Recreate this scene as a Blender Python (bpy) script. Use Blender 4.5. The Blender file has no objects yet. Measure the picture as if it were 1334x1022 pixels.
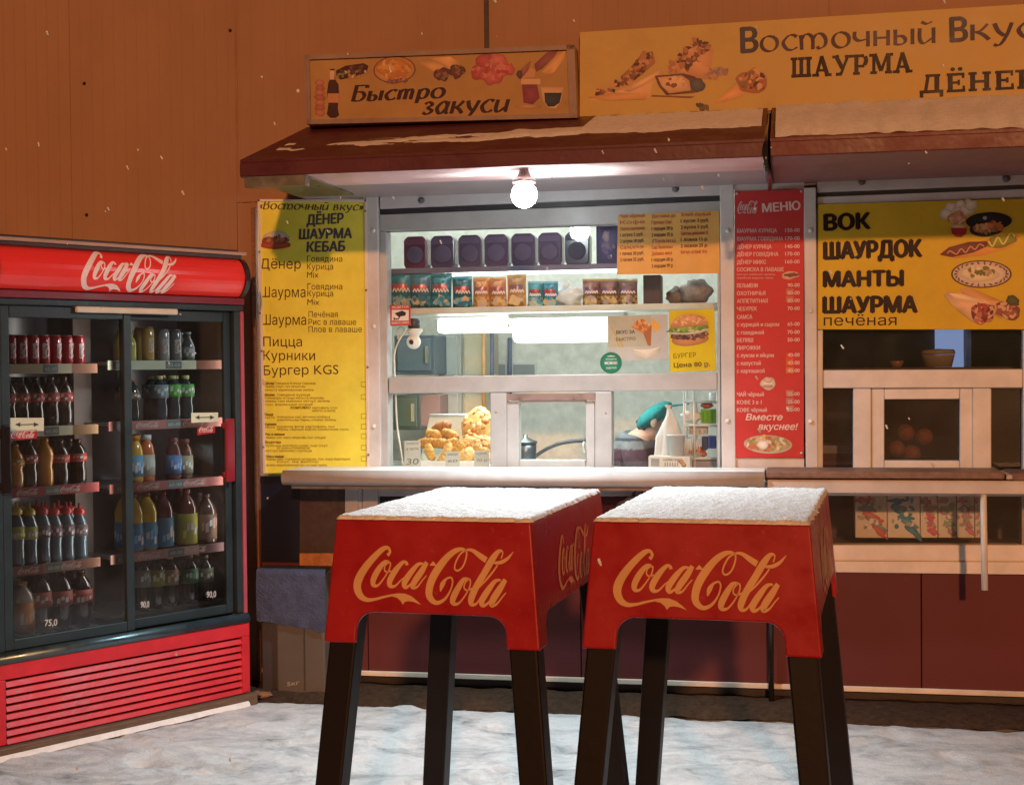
import bpy, math, random
from mathutils import Vector, Matrix, noise
R = math.radians
random.seed(7)
SC = bpy.context.scene
COL = SC.collection

# ------------------------------------------------------------------ camera
CAM = Vector((0.0, -6.8, 1.6))
_yaw, _pitch, _roll = R(11.037), R(0.9666), R(-0.5938)
FPX, CX, CY = 1850.0, 667.0, 511.0
_f = Vector((-math.sin(_yaw), math.cos(_yaw), 0)); _r = Vector((math.cos(_yaw), math.sin(_yaw), 0)); _u = Vector((0, 0, 1))
FW = _f * math.cos(_pitch) - _u * math.sin(_pitch)
_u2 = _u * math.cos(_pitch) + _f * math.sin(_pitch)
RT = _r * math.cos(_roll) + _u2 * math.sin(_roll)
UP = _u2 * math.cos(_roll) - _r * math.sin(_roll)
cd = bpy.data.cameras.new('camera'); cam = bpy.data.objects.new('camera', cd); COL.objects.link(cam)
cam.matrix_world = Matrix(((RT.x, UP.x, -FW.x, CAM.x), (RT.y, UP.y, -FW.y, CAM.y), (RT.z, UP.z, -FW.z, CAM.z), (0, 0, 0, 1)))
cd.sensor_width = 36; cd.lens = FPX / 1334 * 36; cd.clip_end = 500; cd.clip_start = .05
SC.camera = cam

# ------------------------------------------------------------------ world, street light, exposure
SUN_EL, SUN_AZ = R(17), R(12)          # low warm street-light direction, from the camera's right
w = bpy.data.worlds.new('World'); SC.world = w; w.use_nodes = True
nt = w.node_tree; bg = nt.nodes['Background']
sky = nt.nodes.new('ShaderNodeTexSky'); sky.sky_type = 'NISHITA'; sky.sun_disc = False
sky.sun_elevation = SUN_EL; sky.sun_rotation = math.pi - SUN_AZ
nt.links.new(sky.outputs[0], bg.inputs[0]); bg.inputs[1].default_value = 0.0032
sd = bpy.data.lights.new('street_light', 'SUN'); so = bpy.data.objects.new('street_light', sd); COL.objects.link(so)
sd.energy = 2.2; sd.color = (1.0, .41, .155); sd.angle = R(2.0)
so.rotation_euler = Vector((-math.sin(SUN_AZ) * math.cos(SUN_EL), math.cos(SUN_AZ) * math.cos(SUN_EL), -math.sin(SUN_EL))).to_track_quat('-Z', 'Y').to_euler()
so.location = (3, -12, 6)
SC.view_settings.view_transform = 'Standard'; SC.view_settings.look = 'None'
SC.view_settings.exposure = 0; SC.view_settings.gamma = 1
SC.cycles.max_bounces = 8; SC.cycles.transparent_max_bounces = 16

# ------------------------------------------------------------------ pixel -> plane
def ray(x, y): return RT * ((x - CX) / FPX) - UP * ((y - CY) / FPX) + FW
def F(x, y, Y=0.0):
    d = ray(x, y); return CAM + d * ((Y - CAM.y) / d.y)
def G(x, y, z=0.0):
    d = ray(x, y); return CAM + d * ((z - CAM.z) / d.z)

# ------------------------------------------------------------------ colour + materials
def c(r, g, b):
    def l(v):
        v /= 255.0
        return v / 12.92 if v <= .04045 else ((v + .055) / 1.055) ** 2.4
    return (l(r), l(g), l(b))
MATS = {}
def mat(name, rough=.5, spec=.5, metal=0, var=.12, vscale=6, bump=0, bscale=60, coat=0, detail=4, streak=None, roughvar=0.0, flecks=0):
    m = bpy.data.materials.new(name); m.use_nodes = True
    t = m.node_tree; b = t.nodes['Principled BSDF']; L = t.links.new
    a = t.nodes.new('ShaderNodeAttribute'); a.attribute_name = 'Col'
    tc = t.nodes.new('ShaderNodeTexCoord')
    mp = t.nodes.new('ShaderNodeMapping'); L(tc.outputs['Object'], mp.inputs[0])
    if streak: mp.inputs['Scale'].default_value = streak
    n = t.nodes.new('ShaderNodeTexNoise'); n.inputs['Scale'].default_value = vscale; n.inputs['Detail'].default_value = detail; n.inputs['Roughness'].default_value = .65
    L(mp.outputs[0], n.inputs[0])
    mr = t.nodes.new('ShaderNodeMapRange'); mr.inputs['From Min'].default_value = .25; mr.inputs['From Max'].default_value = .75
    mr.inputs['To Min'].default_value = 1 - var; mr.inputs['To Max'].default_value = 1 + var * .6
    L(n.outputs['Fac'], mr.inputs[0])
    mx = t.nodes.new('ShaderNodeVectorMath'); mx.operation = 'SCALE'
    L(a.outputs['Color'], mx.inputs[0]); L(mr.outputs[0], mx.inputs['Scale'])
    if flecks:                                   # dust, splashes and scuffs
        nf = t.nodes.new('ShaderNodeTexNoise'); nf.inputs['Scale'].default_value = 70; nf.inputs['Detail'].default_value = 6; nf.inputs['Roughness'].default_value = .75
        L(tc.outputs['Object'], nf.inputs[0]); rf = t.nodes.new('ShaderNodeMapRange'); rf.inputs['From Min'].default_value = .60; rf.inputs['From Max'].default_value = .74; rf.inputs['To Max'].default_value = flecks
        L(nf.outputs['Fac'], rf.inputs[0]); nl = t.nodes.new('ShaderNodeTexNoise'); nl.inputs['Scale'].default_value = 4.5; nl.inputs['Detail'].default_value = 3; L(tc.outputs['Object'], nl.inputs[0])
        rl = t.nodes.new('ShaderNodeMapRange'); rl.inputs['From Min'].default_value = .42; rl.inputs['From Max'].default_value = .62; L(nl.outputs['Fac'], rl.inputs[0])
        mu = t.nodes.new('ShaderNodeMath'); mu.operation = 'MULTIPLY'; L(rf.outputs[0], mu.inputs[0]); L(rl.outputs[0], mu.inputs[1])
        mf = t.nodes.new('ShaderNodeMix'); mf.data_type = 'RGBA'; L(mu.outputs[0], mf.inputs['Factor']); L(mx.outputs[0], mf.inputs['A']); mf.inputs['B'].default_value = (.42, .38, .36, 1)
        L(mf.outputs['Result'], b.inputs['Base Color'])
    else: L(mx.outputs[0], b.inputs['Base Color'])
    b.inputs['Roughness'].default_value = rough; b.inputs['Metallic'].default_value = metal
    b.inputs['Specular IOR Level'].default_value = spec
    if coat: b.inputs['Coat Weight'].default_value = coat; b.inputs['Coat Roughness'].default_value = .08
    if roughvar:
        m2 = t.nodes.new('ShaderNodeMapRange'); m2.inputs['From Min'].default_value = .3; m2.inputs['From Max'].default_value = .7
        m2.inputs['To Min'].default_value = rough - roughvar; m2.inputs['To Max'].default_value = rough + roughvar
        L(n.outputs['Fac'], m2.inputs[0]); L(m2.outputs[0], b.inputs['Roughness'])
    if bump:
        n2 = t.nodes.new('ShaderNodeTexNoise'); n2.inputs['Scale'].default_value = bscale; n2.inputs['Detail'].default_value = 5
        L(tc.outputs['Object'], n2.inputs[0])
        bp = t.nodes.new('ShaderNodeBump'); bp.inputs['Strength'].default_value = min(1, bump); bp.inputs['Distance'].default_value = .01
        L(n2.outputs['Fac'], bp.inputs['Height']); L(bp.outputs[0], b.inputs['Normal'])
    MATS[name] = m
    return m
PRINT = mat('printed_vinyl', .5, .22, var=.16, vscale=5, bump=.10, bscale=9, roughvar=.15, flecks=.18)
PAINT = mat('weathered_paint', .45, .4, var=.24, vscale=5, bump=.12, bscale=40, roughvar=.12, flecks=.25)
FRAME = mat('frame_plastic', .38, .4, var=.16, vscale=7, bump=.04, bscale=30, roughvar=.1)
WALL = mat('wall_panel', .6, .3, var=.15, vscale=1.6, bump=.05, bscale=70, streak=(1, 1, .5), flecks=.10)
LEGM = mat('leg_paint', .5, .25, var=.3, vscale=8, bump=.06, bscale=40)
REDTAB = mat('table_lacquer', .36, .35, var=.24, vscale=5, bump=.05, bscale=16, roughvar=.16, flecks=.35)
GLOSS = mat('glossy_plastic', .18, .5, var=.08, vscale=12)
PET = mat('drink_bottle', .08, .6, var=.1, vscale=20, coat=.4)
METAL = mat('brushed_metal', .35, .5, metal=.8, var=.12, vscale=14, roughvar=.1)
CLOTH = mat('cloth', .9, .15, var=.35, vscale=14, bump=.5, bscale=90)
SNOW = mat('snow', .7, .35, var=.14, vscale=30, bump=.5, bscale=95, detail=6)
CRUST = mat('baked_crust', .5, .35, var=.45, vscale=28, bump=.4, bscale=70)
FOIL = mat('snack_foil', .25, .6, metal=.15, var=.3, vscale=22, bump=.5, bscale=22)
STONE = mat('stone_slab', .55, .35, var=.4, vscale=25, bump=.15, bscale=80)
WOOD = mat('wood', .6, .3, var=.35, vscale=12, streak=(1, 8, 8), bump=.1, bscale=50)

def emit(name, col, s):
    m = bpy.data.materials.new(name); m.use_nodes = True; b = m.node_tree.nodes['Principled BSDF']
    b.inputs['Base Color'].default_value = (*col, 1); b.inputs['Emission Color'].default_value = (*col, 1); b.inputs['Emission Strength'].default_value = s
    return m
def glass(name, tint=(1, 1, 1), refl=1.0, dirt=.0):
    m = bpy.data.materials.new(name); m.use_nodes = True; t = m.node_tree; L = t.links.new
    for n in list(t.nodes): t.nodes.remove(n)
    o = t.nodes.new('ShaderNodeOutputMaterial'); tr = t.nodes.new('ShaderNodeBsdfTransparent'); gl = t.nodes.new('ShaderNodeBsdfGlossy')
    tr.inputs[0].default_value = (*tint, 1); gl.inputs['Roughness'].default_value = .03; gl.inputs[0].default_value = (1, 1, 1, 1)
    fr = t.nodes.new('ShaderNodeFresnel'); fr.inputs[0].default_value = 1.5
    mu = t.nodes.new('ShaderNodeMath'); mu.operation = 'MULTIPLY'; mu.inputs[1].default_value = refl; L(fr.outputs[0], mu.inputs[0])
    mx = t.nodes.new('ShaderNodeMixShader'); L(mu.outputs[0], mx.inputs[0]); L(tr.outputs[0], mx.inputs[1]); L(gl.outputs[0], mx.inputs[2])
    last = mx
    if dirt:
        df = t.nodes.new('ShaderNodeBsdfDiffuse'); df.inputs[0].default_value = (.6, .6, .6, 1)
        n = t.nodes.new('ShaderNodeTexNoise'); n.inputs['Scale'].default_value = 5; n.inputs['Detail'].default_value = 6
        tc = t.nodes.new('ShaderNodeTexCoord'); L(tc.outputs['Object'], n.inputs[0])
        mr = t.nodes.new('ShaderNodeMapRange'); mr.inputs['From Min'].default_value = .35; mr.inputs['From Max'].default_value = .8
        mr.inputs['To Min'].default_value = dirt * .3; mr.inputs['To Max'].default_value = dirt * 1.6; L(n.outputs['Fac'], mr.inputs[0])
        m2 = t.nodes.new('ShaderNodeMixShader'); L(mr.outputs[0], m2.inputs[0]); L(mx.outputs[0], m2.inputs[1]); L(df.outputs[0], m2.inputs[2]); last = m2
    L(last.outputs[0], o.inputs[0]); return m
WGLASS = glass('window_glass', (.93, .96, .95), 1.0, .02)
FGLASS = glass('cooler_glass', (.93, .96, .97), 1.0, .02)
DGLASS = glass('dark_glass', (.55, .6, .62), 1.3, .03)

# ------------------------------------------------------------------ mesh builder
ORG = {}
class MB:
    def __init__(s): s.v = []; s.f = []; s.c = []; s.sm = []; s.marks = []
    def mark(s): s.marks.append(len(s.f)); return s          # what follows becomes a part of its own
    def face(s, pts, col, smooth=False):
        i = len(s.v); s.v += [Vector(p) for p in pts]; s.f.append(tuple(range(i, i + len(pts)))); s.c.append(col); s.sm.append(smooth)
        return s
    def mesh(s, verts, faces, col, smooth=False):
        i = len(s.v); s.v += [Vector(p) for p in verts]
        for k, f in enumerate(faces):
            s.f.append(tuple(a + i for a in f)); s.c.append(col[k] if isinstance(col, list) else col); s.sm.append(smooth)
        return s
    def box(s, x0, x1, y0, y1, z0, z1, col):
        x0, x1 = sorted((x0, x1)); y0, y1 = sorted((y0, y1)); z0, z1 = sorted((z0, z1))
        v = [(x0, y0, z0), (x1, y0, z0), (x1, y1, z0), (x0, y1, z0), (x0, y0, z1), (x1, y0, z1), (x1, y1, z1), (x0, y1, z1)]
        return s.mesh(v, [(3, 2, 1, 0), (4, 5, 6, 7), (0, 1, 5, 4), (1, 2, 6, 5), (2, 3, 7, 6), (3, 0, 4, 7)], col)
    def hexa(s, q0, q1, col):     # two quads (near, far)
        v = list(q0) + list(q1)
        return s.mesh(v, [(0, 1, 2, 3), (7, 6, 5, 4), (1, 0, 4, 5), (2, 1, 5, 6), (3, 2, 6, 7), (0, 3, 7, 4)], col)
    def prism(s, poly, vec, col):
        n = len(poly); a = [Vector(p) for p in poly]; b = [p + Vector(vec) for p in a]
        return s.mesh(a + b, [tuple(range(n)), tuple(range(2 * n - 1, n - 1, -1))] + [((i + 1) % n, i, n + i, n + (i + 1) % n) for i in range(n)], col)
    def tube(s, path, rad, col, n=8, cap=True):
        P = [Vector(p) for p in path]; rr = rad if isinstance(rad, (list, tuple)) else [rad] * len(P)
        vs = []; fs = []
        ref = Vector((0.13, .31, 1)).normalized()
        for i, p in enumerate(P):
            d = (P[min(i + 1, len(P) - 1)] - P[max(i - 1, 0)]).normalized()
            a = d.cross(ref); a = (a if a.length > .05 else d.cross(Vector((1, 0, 0)))).normalized(); b = d.cross(a)
            for k in range(n):
                t = 2 * math.pi * k / n; vs.append(p + (a * math.cos(t) + b * math.sin(t)) * rr[i])
        for i in range(len(P) - 1):
            for k in range(n): fs.append((i * n + k, i * n + (k + 1) % n, (i + 1) * n + (k + 1) % n, (i + 1) * n + k))
        if cap: fs += [tuple(range(n - 1, -1, -1)), tuple((len(P) - 1) * n + k for k in range(n))]
        return s.mesh(vs, fs, col, True)
    def lathe(s, prof, col, at=(0, 0, 0), n=16, sx=1, sy=1, ax='Z'):
        at = Vector(at); vs = []; fs = []
        for r_, z in prof:
            for k in range(n):
                t = 2 * math.pi * k / n; p = Vector((r_ * math.cos(t) * sx, r_ * math.sin(t) * sy, z))
                if ax == 'Y': p = Vector((p.x, -p.z, p.y))
                vs.append(at + p)
        for i in range(len(prof) - 1):
            for k in range(n): fs.append((i * n + k, i * n + (k + 1) % n, (i + 1) * n + (k + 1) % n, (i + 1) * n + k))
        if prof[0][0] > 1e-5: fs.append(tuple(range(n - 1, -1, -1)))
        if prof[-1][0] > 1e-5: fs.append(tuple((len(prof) - 1) * n + k for k in range(n)))
        return s.mesh(vs, fs, col, True)
    def ball(s, at, r_, col, sx=1, sy=1, sz=1, n=12, m=8, jag=0, seed=0, rot=None):
        vs = []; fs = []; at = Vector(at)
        for i in range(m + 1):
            ph = math.pi * i / m
            for k in range(n):
                t = 2 * math.pi * k / n
                p = Vector((math.sin(ph) * math.cos(t), math.sin(ph) * math.sin(t), math.cos(ph)))
                q = 1 + jag * noise.noise(p * 2.2 + Vector((seed * 3.7, seed * 1.3, 0)))
                p = Vector((p.x * sx, p.y * sy, p.z * sz)) * r_ * q
                if rot: p = rot @ p
                vs.append(at + p)
        for i in range(m):
            for k in range(n): fs.append((i * n + k, (i + 1) * n + k, (i + 1) * n + (k + 1) % n, i * n + (k + 1) % n))
        return s.mesh(vs, fs, col, True)
    def build(s, name, material, parent=None, off=None, bevel=0, seg=2, smooth=False, solid=0):
        if s.marks:
            bs = sorted({0, len(s.f), *s.marks}); first = None
            for b0, b1 in zip(bs[:-1], bs[1:]):
                t = MB(); ix = {}
                for k in range(b0, b1):
                    for v in s.f[k]:
                        if v not in ix: ix[v] = len(t.v); t.v.append(s.v[v])
                    t.f.append(tuple(ix[v] for v in s.f[k])); t.c.append(s.c[k]); t.sm.append(s.sm[k])
                o = t.build(name, material, parent, off, bevel, seg, smooth, solid); first = first or o
            return first
        me = bpy.data.meshes.new(name)
        if parent is None:
            lo = Vector((min(p.x for p in s.v), min(p.y for p in s.v), min(p.z for p in s.v))); hi = Vector((max(p.x for p in s.v), max(p.y for p in s.v), max(p.z for p in s.v)))
            o0 = Vector(((lo.x + hi.x) / 2, (lo.y + hi.y) / 2, lo.z))
        else:
            o0 = ORG.get(parent.name, Vector((0, 0, 0)))
        me.from_pydata([p - o0 for p in s.v], [], s.f)
        at = me.color_attributes.new('Col', 'FLOAT_COLOR', 'CORNER')
        buf = []
        for f, cc in zip(s.f, s.c):
            if isinstance(cc[0], tuple):
                for q in cc: buf += [*q, 1.0]
            else: buf += [cc[0], cc[1], cc[2], 1.0] * len(f)
        at.data.foreach_set('color', buf)
        me.polygons.foreach_set('use_smooth', [bool(x or smooth) for x in s.sm])
        me.materials.append(material)
        o = bpy.data.objects.new(name, me); COL.objects.link(o)
        if parent is None: o.location = o0
        else: o.parent = parent
        ORG[o.name] = o0
        if solid:
            md = o.modifiers.new('solid', 'SOLIDIFY'); md.thickness = solid; md.offset = -1
        if bevel:
            md = o.modifiers.new('bevel', 'BEVEL'); md.width = bevel; md.segments = seg; md.limit_method = 'ANGLE'; md.angle_limit = R(35)
        return o
def tag(o, label, cat, group=None):
    o['label'] = label; o['category'] = cat
    if group: o['group'] = group
    return o
def struct(o): o['kind'] = 'structure'; return o
def thing(name, label, cat, loc=(0, 0, 0), rot=0, group=None, local=False):
    o = bpy.data.objects.new(name, None); COL.objects.link(o); o.location = loc; o.rotation_euler = (0, 0, rot); o.empty_display_size = .1
    ORG[o.name] = Vector((0, 0, 0)) if local else Vector(loc)
    return tag(o, label, cat, group)
def dup(root, loc, rot=None, label=None, scale=None):
    r_ = root.copy(); COL.objects.link(r_); r_.location = loc
    if rot is not None: r_.rotation_euler = (0, 0, rot)
    if label: r_['label'] = label
    if scale: r_.scale = (scale, scale, scale)
    for ch in list(root.children):
        k = ch.copy(); COL.objects.link(k); k.parent = r_
        for g in list(ch.children):
            d = g.copy(); COL.objects.link(d); d.parent = k
    return r_

# ------------------------------------------------------------------ flat surfaces for prints
class Surf:                                   # a plane one prints on: pixel or plane coordinates -> 3D, raised by layer
    STEP = .0005
    def __init__(s, fn, n): s.fn = fn; s.n = Vector(n)
    def at(s, p, layer=1): return s.fn(p[0], p[1]) + s.n * (layer * s.STEP)
def FS(Y): return Surf(lambda x, y: F(x, y, Y), (0, -1, 0))
def LS(origin, ex, ey, n):
    origin, ex, ey = Vector(origin), Vector(ex), Vector(ey)
    return Surf(lambda a, b: origin + ex * a + ey * b, n)

_tc = {}; Z0 = Vector((0, 0, 0))
def text_mesh(body, bold=0.0):
    """built-in font outlines, each outer contour filled on its own (glyph contours may overlap)"""
    k = body
    if k in _tc: return _tc[k]
    cu = bpy.data.curves.new('tmp', 'FONT'); cu.body = body; cu.resolution_u = 3; cu.fill_mode = 'NONE'
    o = bpy.data.objects.new('tmp', cu); COL.objects.link(o)
    dg = bpy.context.evaluated_depsgraph_get(); me = o.evaluated_get(dg).to_mesh()
    v = [Vector((p.co.x, p.co.y)) for p in me.vertices]; nb = {}
    for e in me.edges: nb.setdefault(e.vertices[0], []).append(e.vertices[1]); nb.setdefault(e.vertices[1], []).append(e.vertices[0])
    o.evaluated_get(dg).to_mesh_clear(); bpy.data.objects.remove(o); bpy.data.curves.remove(cu)
    seen = set(); loops = []
    for s_ in range(len(v)):
        if s_ in seen or s_ not in nb: continue
        lp = [s_]; seen.add(s_); cur = s_ + 1 if s_ + 1 in nb[s_] else nb[s_][0]
        while cur not in seen:
            seen.add(cur); lp.append(cur); nx_ = [q for q in nb[cur] if q not in seen]
            if not nx_: break
            cur = nx_[0]
        if len(lp) > 2: loops.append([v[q] for q in lp])
    bx = [(min(p.x for p in L), max(p.x for p in L)) for L in loops]; x0 = min(q[0] for q in bx); x1 = max(q[1] for q in bx)
    order = sorted(range(len(loops)), key=lambda q: bx[q][0] - bx[q][1]); done = set(); V2, F2 = [], []
    for i in order:
        if i in done: continue
        gl = [j for j in range(len(loops)) if j not in done and min(bx[i][1], bx[j][1]) - max(bx[i][0], bx[j][0]) > .3 * (bx[j][1] - bx[j][0])]; done.update(gl); done.add(i)
        E_ = [(L[q - 1], L[q]) for L in (loops[j] for j in gl) for q in range(len(L))]
        yv = sorted({round(p.y, 4) for a_, _ in E_ for p in (a_,)}); ys = []
        for p_, q_ in zip(yv[:-1], yv[1:]):
            n_ = max(1, int((q_ - p_) / .07)); ys += [p_ + (q_ - p_) * t / n_ for t in range(n_)]
        ys.append(yv[-1])
        for p_, q_ in zip(ys[:-1], ys[1:]):                    # fill the letter band by band, non-zero winding
            m_ = (p_ + q_) / 2; cr = []
            for a_, b_ in E_:
                if (a_.y > m_) != (b_.y > m_):
                    s_ = (b_.x - a_.x) / (b_.y - a_.y); cr.append((a_.x + s_ * (m_ - a_.y), a_.x + s_ * (p_ - a_.y), a_.x + s_ * (q_ - a_.y), 1 if b_.y > a_.y else -1))
            cr.sort(); w_ = 0
            for c_ in cr:
                if w_ == 0: st_ = c_
                w_ += c_[3]
                if w_ == 0 and c_[0] - st_[0] > 1e-5:
                    b0 = len(V2); V2 += [((x - x0) / (x1 - x0), y / .729) for x, y in ((st_[1], p_), (c_[1], p_), (c_[2], q_), (st_[2], q_))]; F2.append((b0, b0 + 1, b0 + 2, b0 + 3))
    _tc[k] = (V2, F2)                            # x: 0..1 of the width, y: 1 = cap height
    return _tc[k]
def place(mb, S, verts, faces, a, b, h, col, layer, shear=0, up=None):
    A = S.at(a, layer); B = S.at(b, layer); e = B - A; L = e.length
    if up is None:
        up = Vector((0, 0, 1)); up = up - S.n * up.dot(S.n)
    up = up - e * (up.dot(e) / e.dot(e)); up.normalize()
    if h > 2: # height given in pixels
        h = h * L / math.hypot(b[0] - a[0], b[1] - a[1])
    mb.mesh([A + e * p[0] + up * (p[1] * h) + e * (shear * p[1] * h / L) + (S.n * p[2] if len(p) > 2 else Z0) for p in verts], faces, col)
def text(mb, S, body, a, b, h, col, layer=2, bold=0.0, shear=0):
    v, f = text_mesh(body, 0.0)
    if bold < .015: place(mb, S, v, f, a, b, h, col, layer, shear); return
    A = Vector((a[0], a[1])); B = Vector((b[0], b[1])); e = (B - A).normalized(); q = Vector((-e.y, e.x)); hp = h if h > 2 else h
    k = bold * 1.5 * hp                     # heavier strokes: the same letters laid over one another, slightly shifted
    for i, (dx, dy) in enumerate(((0, 0), (-k, 0), (k, 0), (0, -k * .6), (0, k * .6))):
        s_ = e * dx + q * dy; place(mb, S, v, f, tuple(A + s_), tuple(B + s_), h, col, layer + i * .5, shear)

# stroke lettering with a broad nib
def catmull(P, n=5):
    out = []
    for i in range(len(P) - 1):
        p0 = P[max(i - 1, 0)]; p1 = P[i]; p2 = P[i + 1]; p3 = P[min(i + 2, len(P) - 1)]
        for k in range(n):
            t = k / n
            out.append(tuple(.5 * (2 * b + (c_ - a) * t + (2 * a - 5 * b + 4 * c_ - d) * t * t + (3 * b - a - 3 * c_ + d) * t ** 3) for a, b, c_, d in zip(p0, p1, p2, p3)))
    return out + [tuple(P[-1])]
def strip(P, wf):
    vs = []; fs = []
    for i, p in enumerate(P):
        q = P[min(i + 1, len(P) - 1)]; o = P[max(i - 1, 0)]
        dx, dy = q[0] - o[0], q[1] - o[1]; L = math.hypot(dx, dy) or 1; dx /= L; dy /= L
        w_ = wf(p, dx, dy) / 2
        vs += [(p[0] - dy * w_, p[1] + dx * w_), (p[0] + dy * w_, p[1] - dx * w_)]
        if i: fs.append((2 * i - 2, 2 * i - 1, 2 * i + 1, 2 * i))
    return vs, fs
_el = lambda cx, cy, rx, ry: [(cx + rx * math.cos(R(t)), cy + ry * math.sin(R(t))) for t in range(70, 431, 30)]
GL = {
 'В': (.66, [[(.07, 0), (.07, 1)], [(.07, .97), (.34, .96), (.46, .78), (.34, .56), (.07, .53)], [(.07, .53), (.42, .5), (.54, .27), (.4, .04), (.07, .03)]]),
 'в': (.6, [[(.07, 0), (.07, .6)], [(.07, .58), (.28, .58), (.36, .45), (.26, .33), (.07, .32)], [(.07, .32), (.34, .31), (.44, .16), (.3, .02), (.07, .02)]]),
 'Б': (.72, [[(.1, 0), (.1, 1)], [(.1, .96), (.6, .96)], [(.6, .97), (.6, .8)], [(.1, .56), (.42, .56), (.58, .3), (.42, .04), (.1, .03)]]),
 'о': (.66, [_el(.31, .31, .26, .3)]),
 'с': (.56, [[(.5, .52), (.4, .6), (.24, .58), (.06, .32), (.18, .06), (.36, .02), (.52, .12)]]),
 'т': (.98, [[(.06, 0), (.05, .4), (.02, .58)], [(.05, .38), (.16, .58), (.32, .58), (.42, .4), (.42, 0)], [(.42, .38), (.54, .58), (.72, .58), (.84, .36), (.8, .12), (.64, .02), (.56, .1)]]),
 'т2': (.86, [[(.08, .6), (.08, 0)], [(.08, .42), (.22, .6), (.36, .5), (.36, 0)], [(.36, .42), (.5, .6), (.64, .5), (.64, .1), (.72, .02)]]),
 'ч': (.6, [[(.05, .6), (.05, .36), (.2, .24), (.44, .3)], [(.47, .6), (.47, 0)]]),
 'н': (.6, [[(.06, .6), (.06, 0)], [(.47, .6), (.47, 0)], [(.06, .31), (.47, .31)]]),
 'ы': (.74, [[(.06, .6), (.06, 0)], [(.06, .33), (.28, .33), (.38, .17), (.28, .02), (.06, .02)], [(.6, .6), (.6, 0)]]),
 'й': (.62, [[(.05, .6), (.05, .16), (.18, .01), (.44, .2)], [(.48, .6), (.48, 0)], [(.1, .84), (.27, .76), (.44, .84)]]),
 'и': (.64, [[(.06, .6), (.06, .16), (.18, .01), (.46, .24)], [(.48, .6), (.48, .1), (.56, .02)]]),
 'к': (.56, [[(.06, .6), (.06, 0)], [(.46, .6), (.28, .36), (.06, .3)], [(.16, .32), (.34, .2), (.5, 0)]]),
 'у': (.58, [[(.04, .6), (.14, .3), (.3, .12)], [(.5, .6), (.36, .12), (.18, -.22), (.02, -.2)]]),
 'р': (.6, [[(.08, .58), (.06, -.26)], [(.08, .42), (.26, .6), (.46, .46), (.42, .12), (.24, .01), (.09, .1)]]),
 'з': (.5, [[(.04, .5), (.2, .6), (.36, .46), (.2, .33), (.4, .17), (.22, .01), (.03, .1)]]),
 'а': (.62, [[(.46, .48), (.28, .6), (.06, .32), (.18, .03), (.34, .1), (.46, .3)], [(.48, .6), (.45, .12), (.56, .02)]]),
 '«': (.4, [[(.18, .5), (.04, .3), (.18, .1)], [(.34, .5), (.2, .3), (.34, .1)]]),
 '»': (.4, [[(.04, .5), (.18, .3), (.04, .1)], [(.2, .5), (.34, .3), (.2, .1)]]),
 ' ': (.35, []),
}
def nib(mb, S, body, a, b, h, col, layer=2, thick=.13, thin=.035, ang=25, shear=0, sub=None, gap=.04):
    x = 0; pieces = []
    for ch in body:
        adv, st = GL[(sub or {}).get(ch, ch)]
        for k in st:
            P = catmull(k, 5) if len(k) > 2 else [tuple(Vector(k[0]).lerp(Vector(k[1]), t / 3)) for t in range(4)]
            P = [(p[0] + x, p[1]) for p in P]
            v, f = strip(P, lambda p, dx, dy: thin + (thick - thin) * abs(math.sin(math.atan2(dy, dx) - R(ang))))
            pieces.append((v, f))
        x += adv + gap
    x -= gap
    for i, (v, f) in enumerate(pieces):
        place(mb, S, [(p[0] / x, p[1]) for p in v], f, a, b, h, col, layer + (i % 7) * .22, shear)
SL = {  # slab letters: lines (x0,y0,x1,y1,width), serifs (x,y)
 'Ш': (1.02, [(.14, 0, .14, 1, .19), (.5, 0, .5, 1, .19), (.86, 0, .86, 1, .19), (0, .08, 1, .08, .16)], [(.14, 1), (.5, 1), (.86, 1)]),
 'А': (.94, [(.16, 0, .44, 1, .15), (.42, 1, .74, 0, .21), (.24, .3, .66, .3, .12)], [(.14, 0), (.76, 0)]),
 'У': (.9, [(.14, 1, .46, .36, .2), (.76, 1, .38, .05, .14), (.14, .07, .44, .07, .15)], [(.14, 1), (.76, 1)]),
 'Р': (.84, [(.2, 0, .2, 1, .2), (.2, .93, .58, .93, .14), (.62, .9, .7, .68, .2), (.7, .72, .6, .46, .2), (.2, .42, .6, .42, .13)], [(.2, 0), (.12, 1)]),
 'М': (1.06, [(.16, 0, .16, 1, .15), (.88, 0, .88, 1, .2), (.2, 1, .52, .14, .18), (.84, 1, .52, .14, .14)], [(.15, 0), (.88, 0), (.1, 1), (.94, 1)]),
 'Д': (.98, [(.36, 1, .24, .1, .14), (.7, 1, .7, .1, .2), (.24, .93, .84, .93, .14), (0, .09, .96, .09, .16), (.08, .1, .08, -.2, .15), (.88, .1, .88, -.2, .15)], []),
 'Ё': (.84, [(.2, 0, .2, 1, .2), (.06, .93, .76, .93, .14), (.06, .07, .8, .07, .14), (.2, .5, .54, .5, .13), (.72, 1, .72, .72, .1), (.74, 0, .74, .32, .1), (.54, .64, .54, .36, .1)], []),
 'Е': (.84, [(.2, 0, .2, 1, .2), (.06, .93, .76, .93, .14), (.06, .07, .8, .07, .14), (.2, .5, .54, .5, .13), (.72, 1, .72, .72, .1), (.74, 0, .74, .32, .1), (.54, .64, .54, .36, .1)], []),
 'Н': (.98, [(.2, 0, .2, 1, .2), (.76, 0, .76, 1, .2), (.2, .5, .76, .5, .14)], [(.2, 0), (.76, 0), (.2, 1), (.76, 1)]),
}
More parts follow.
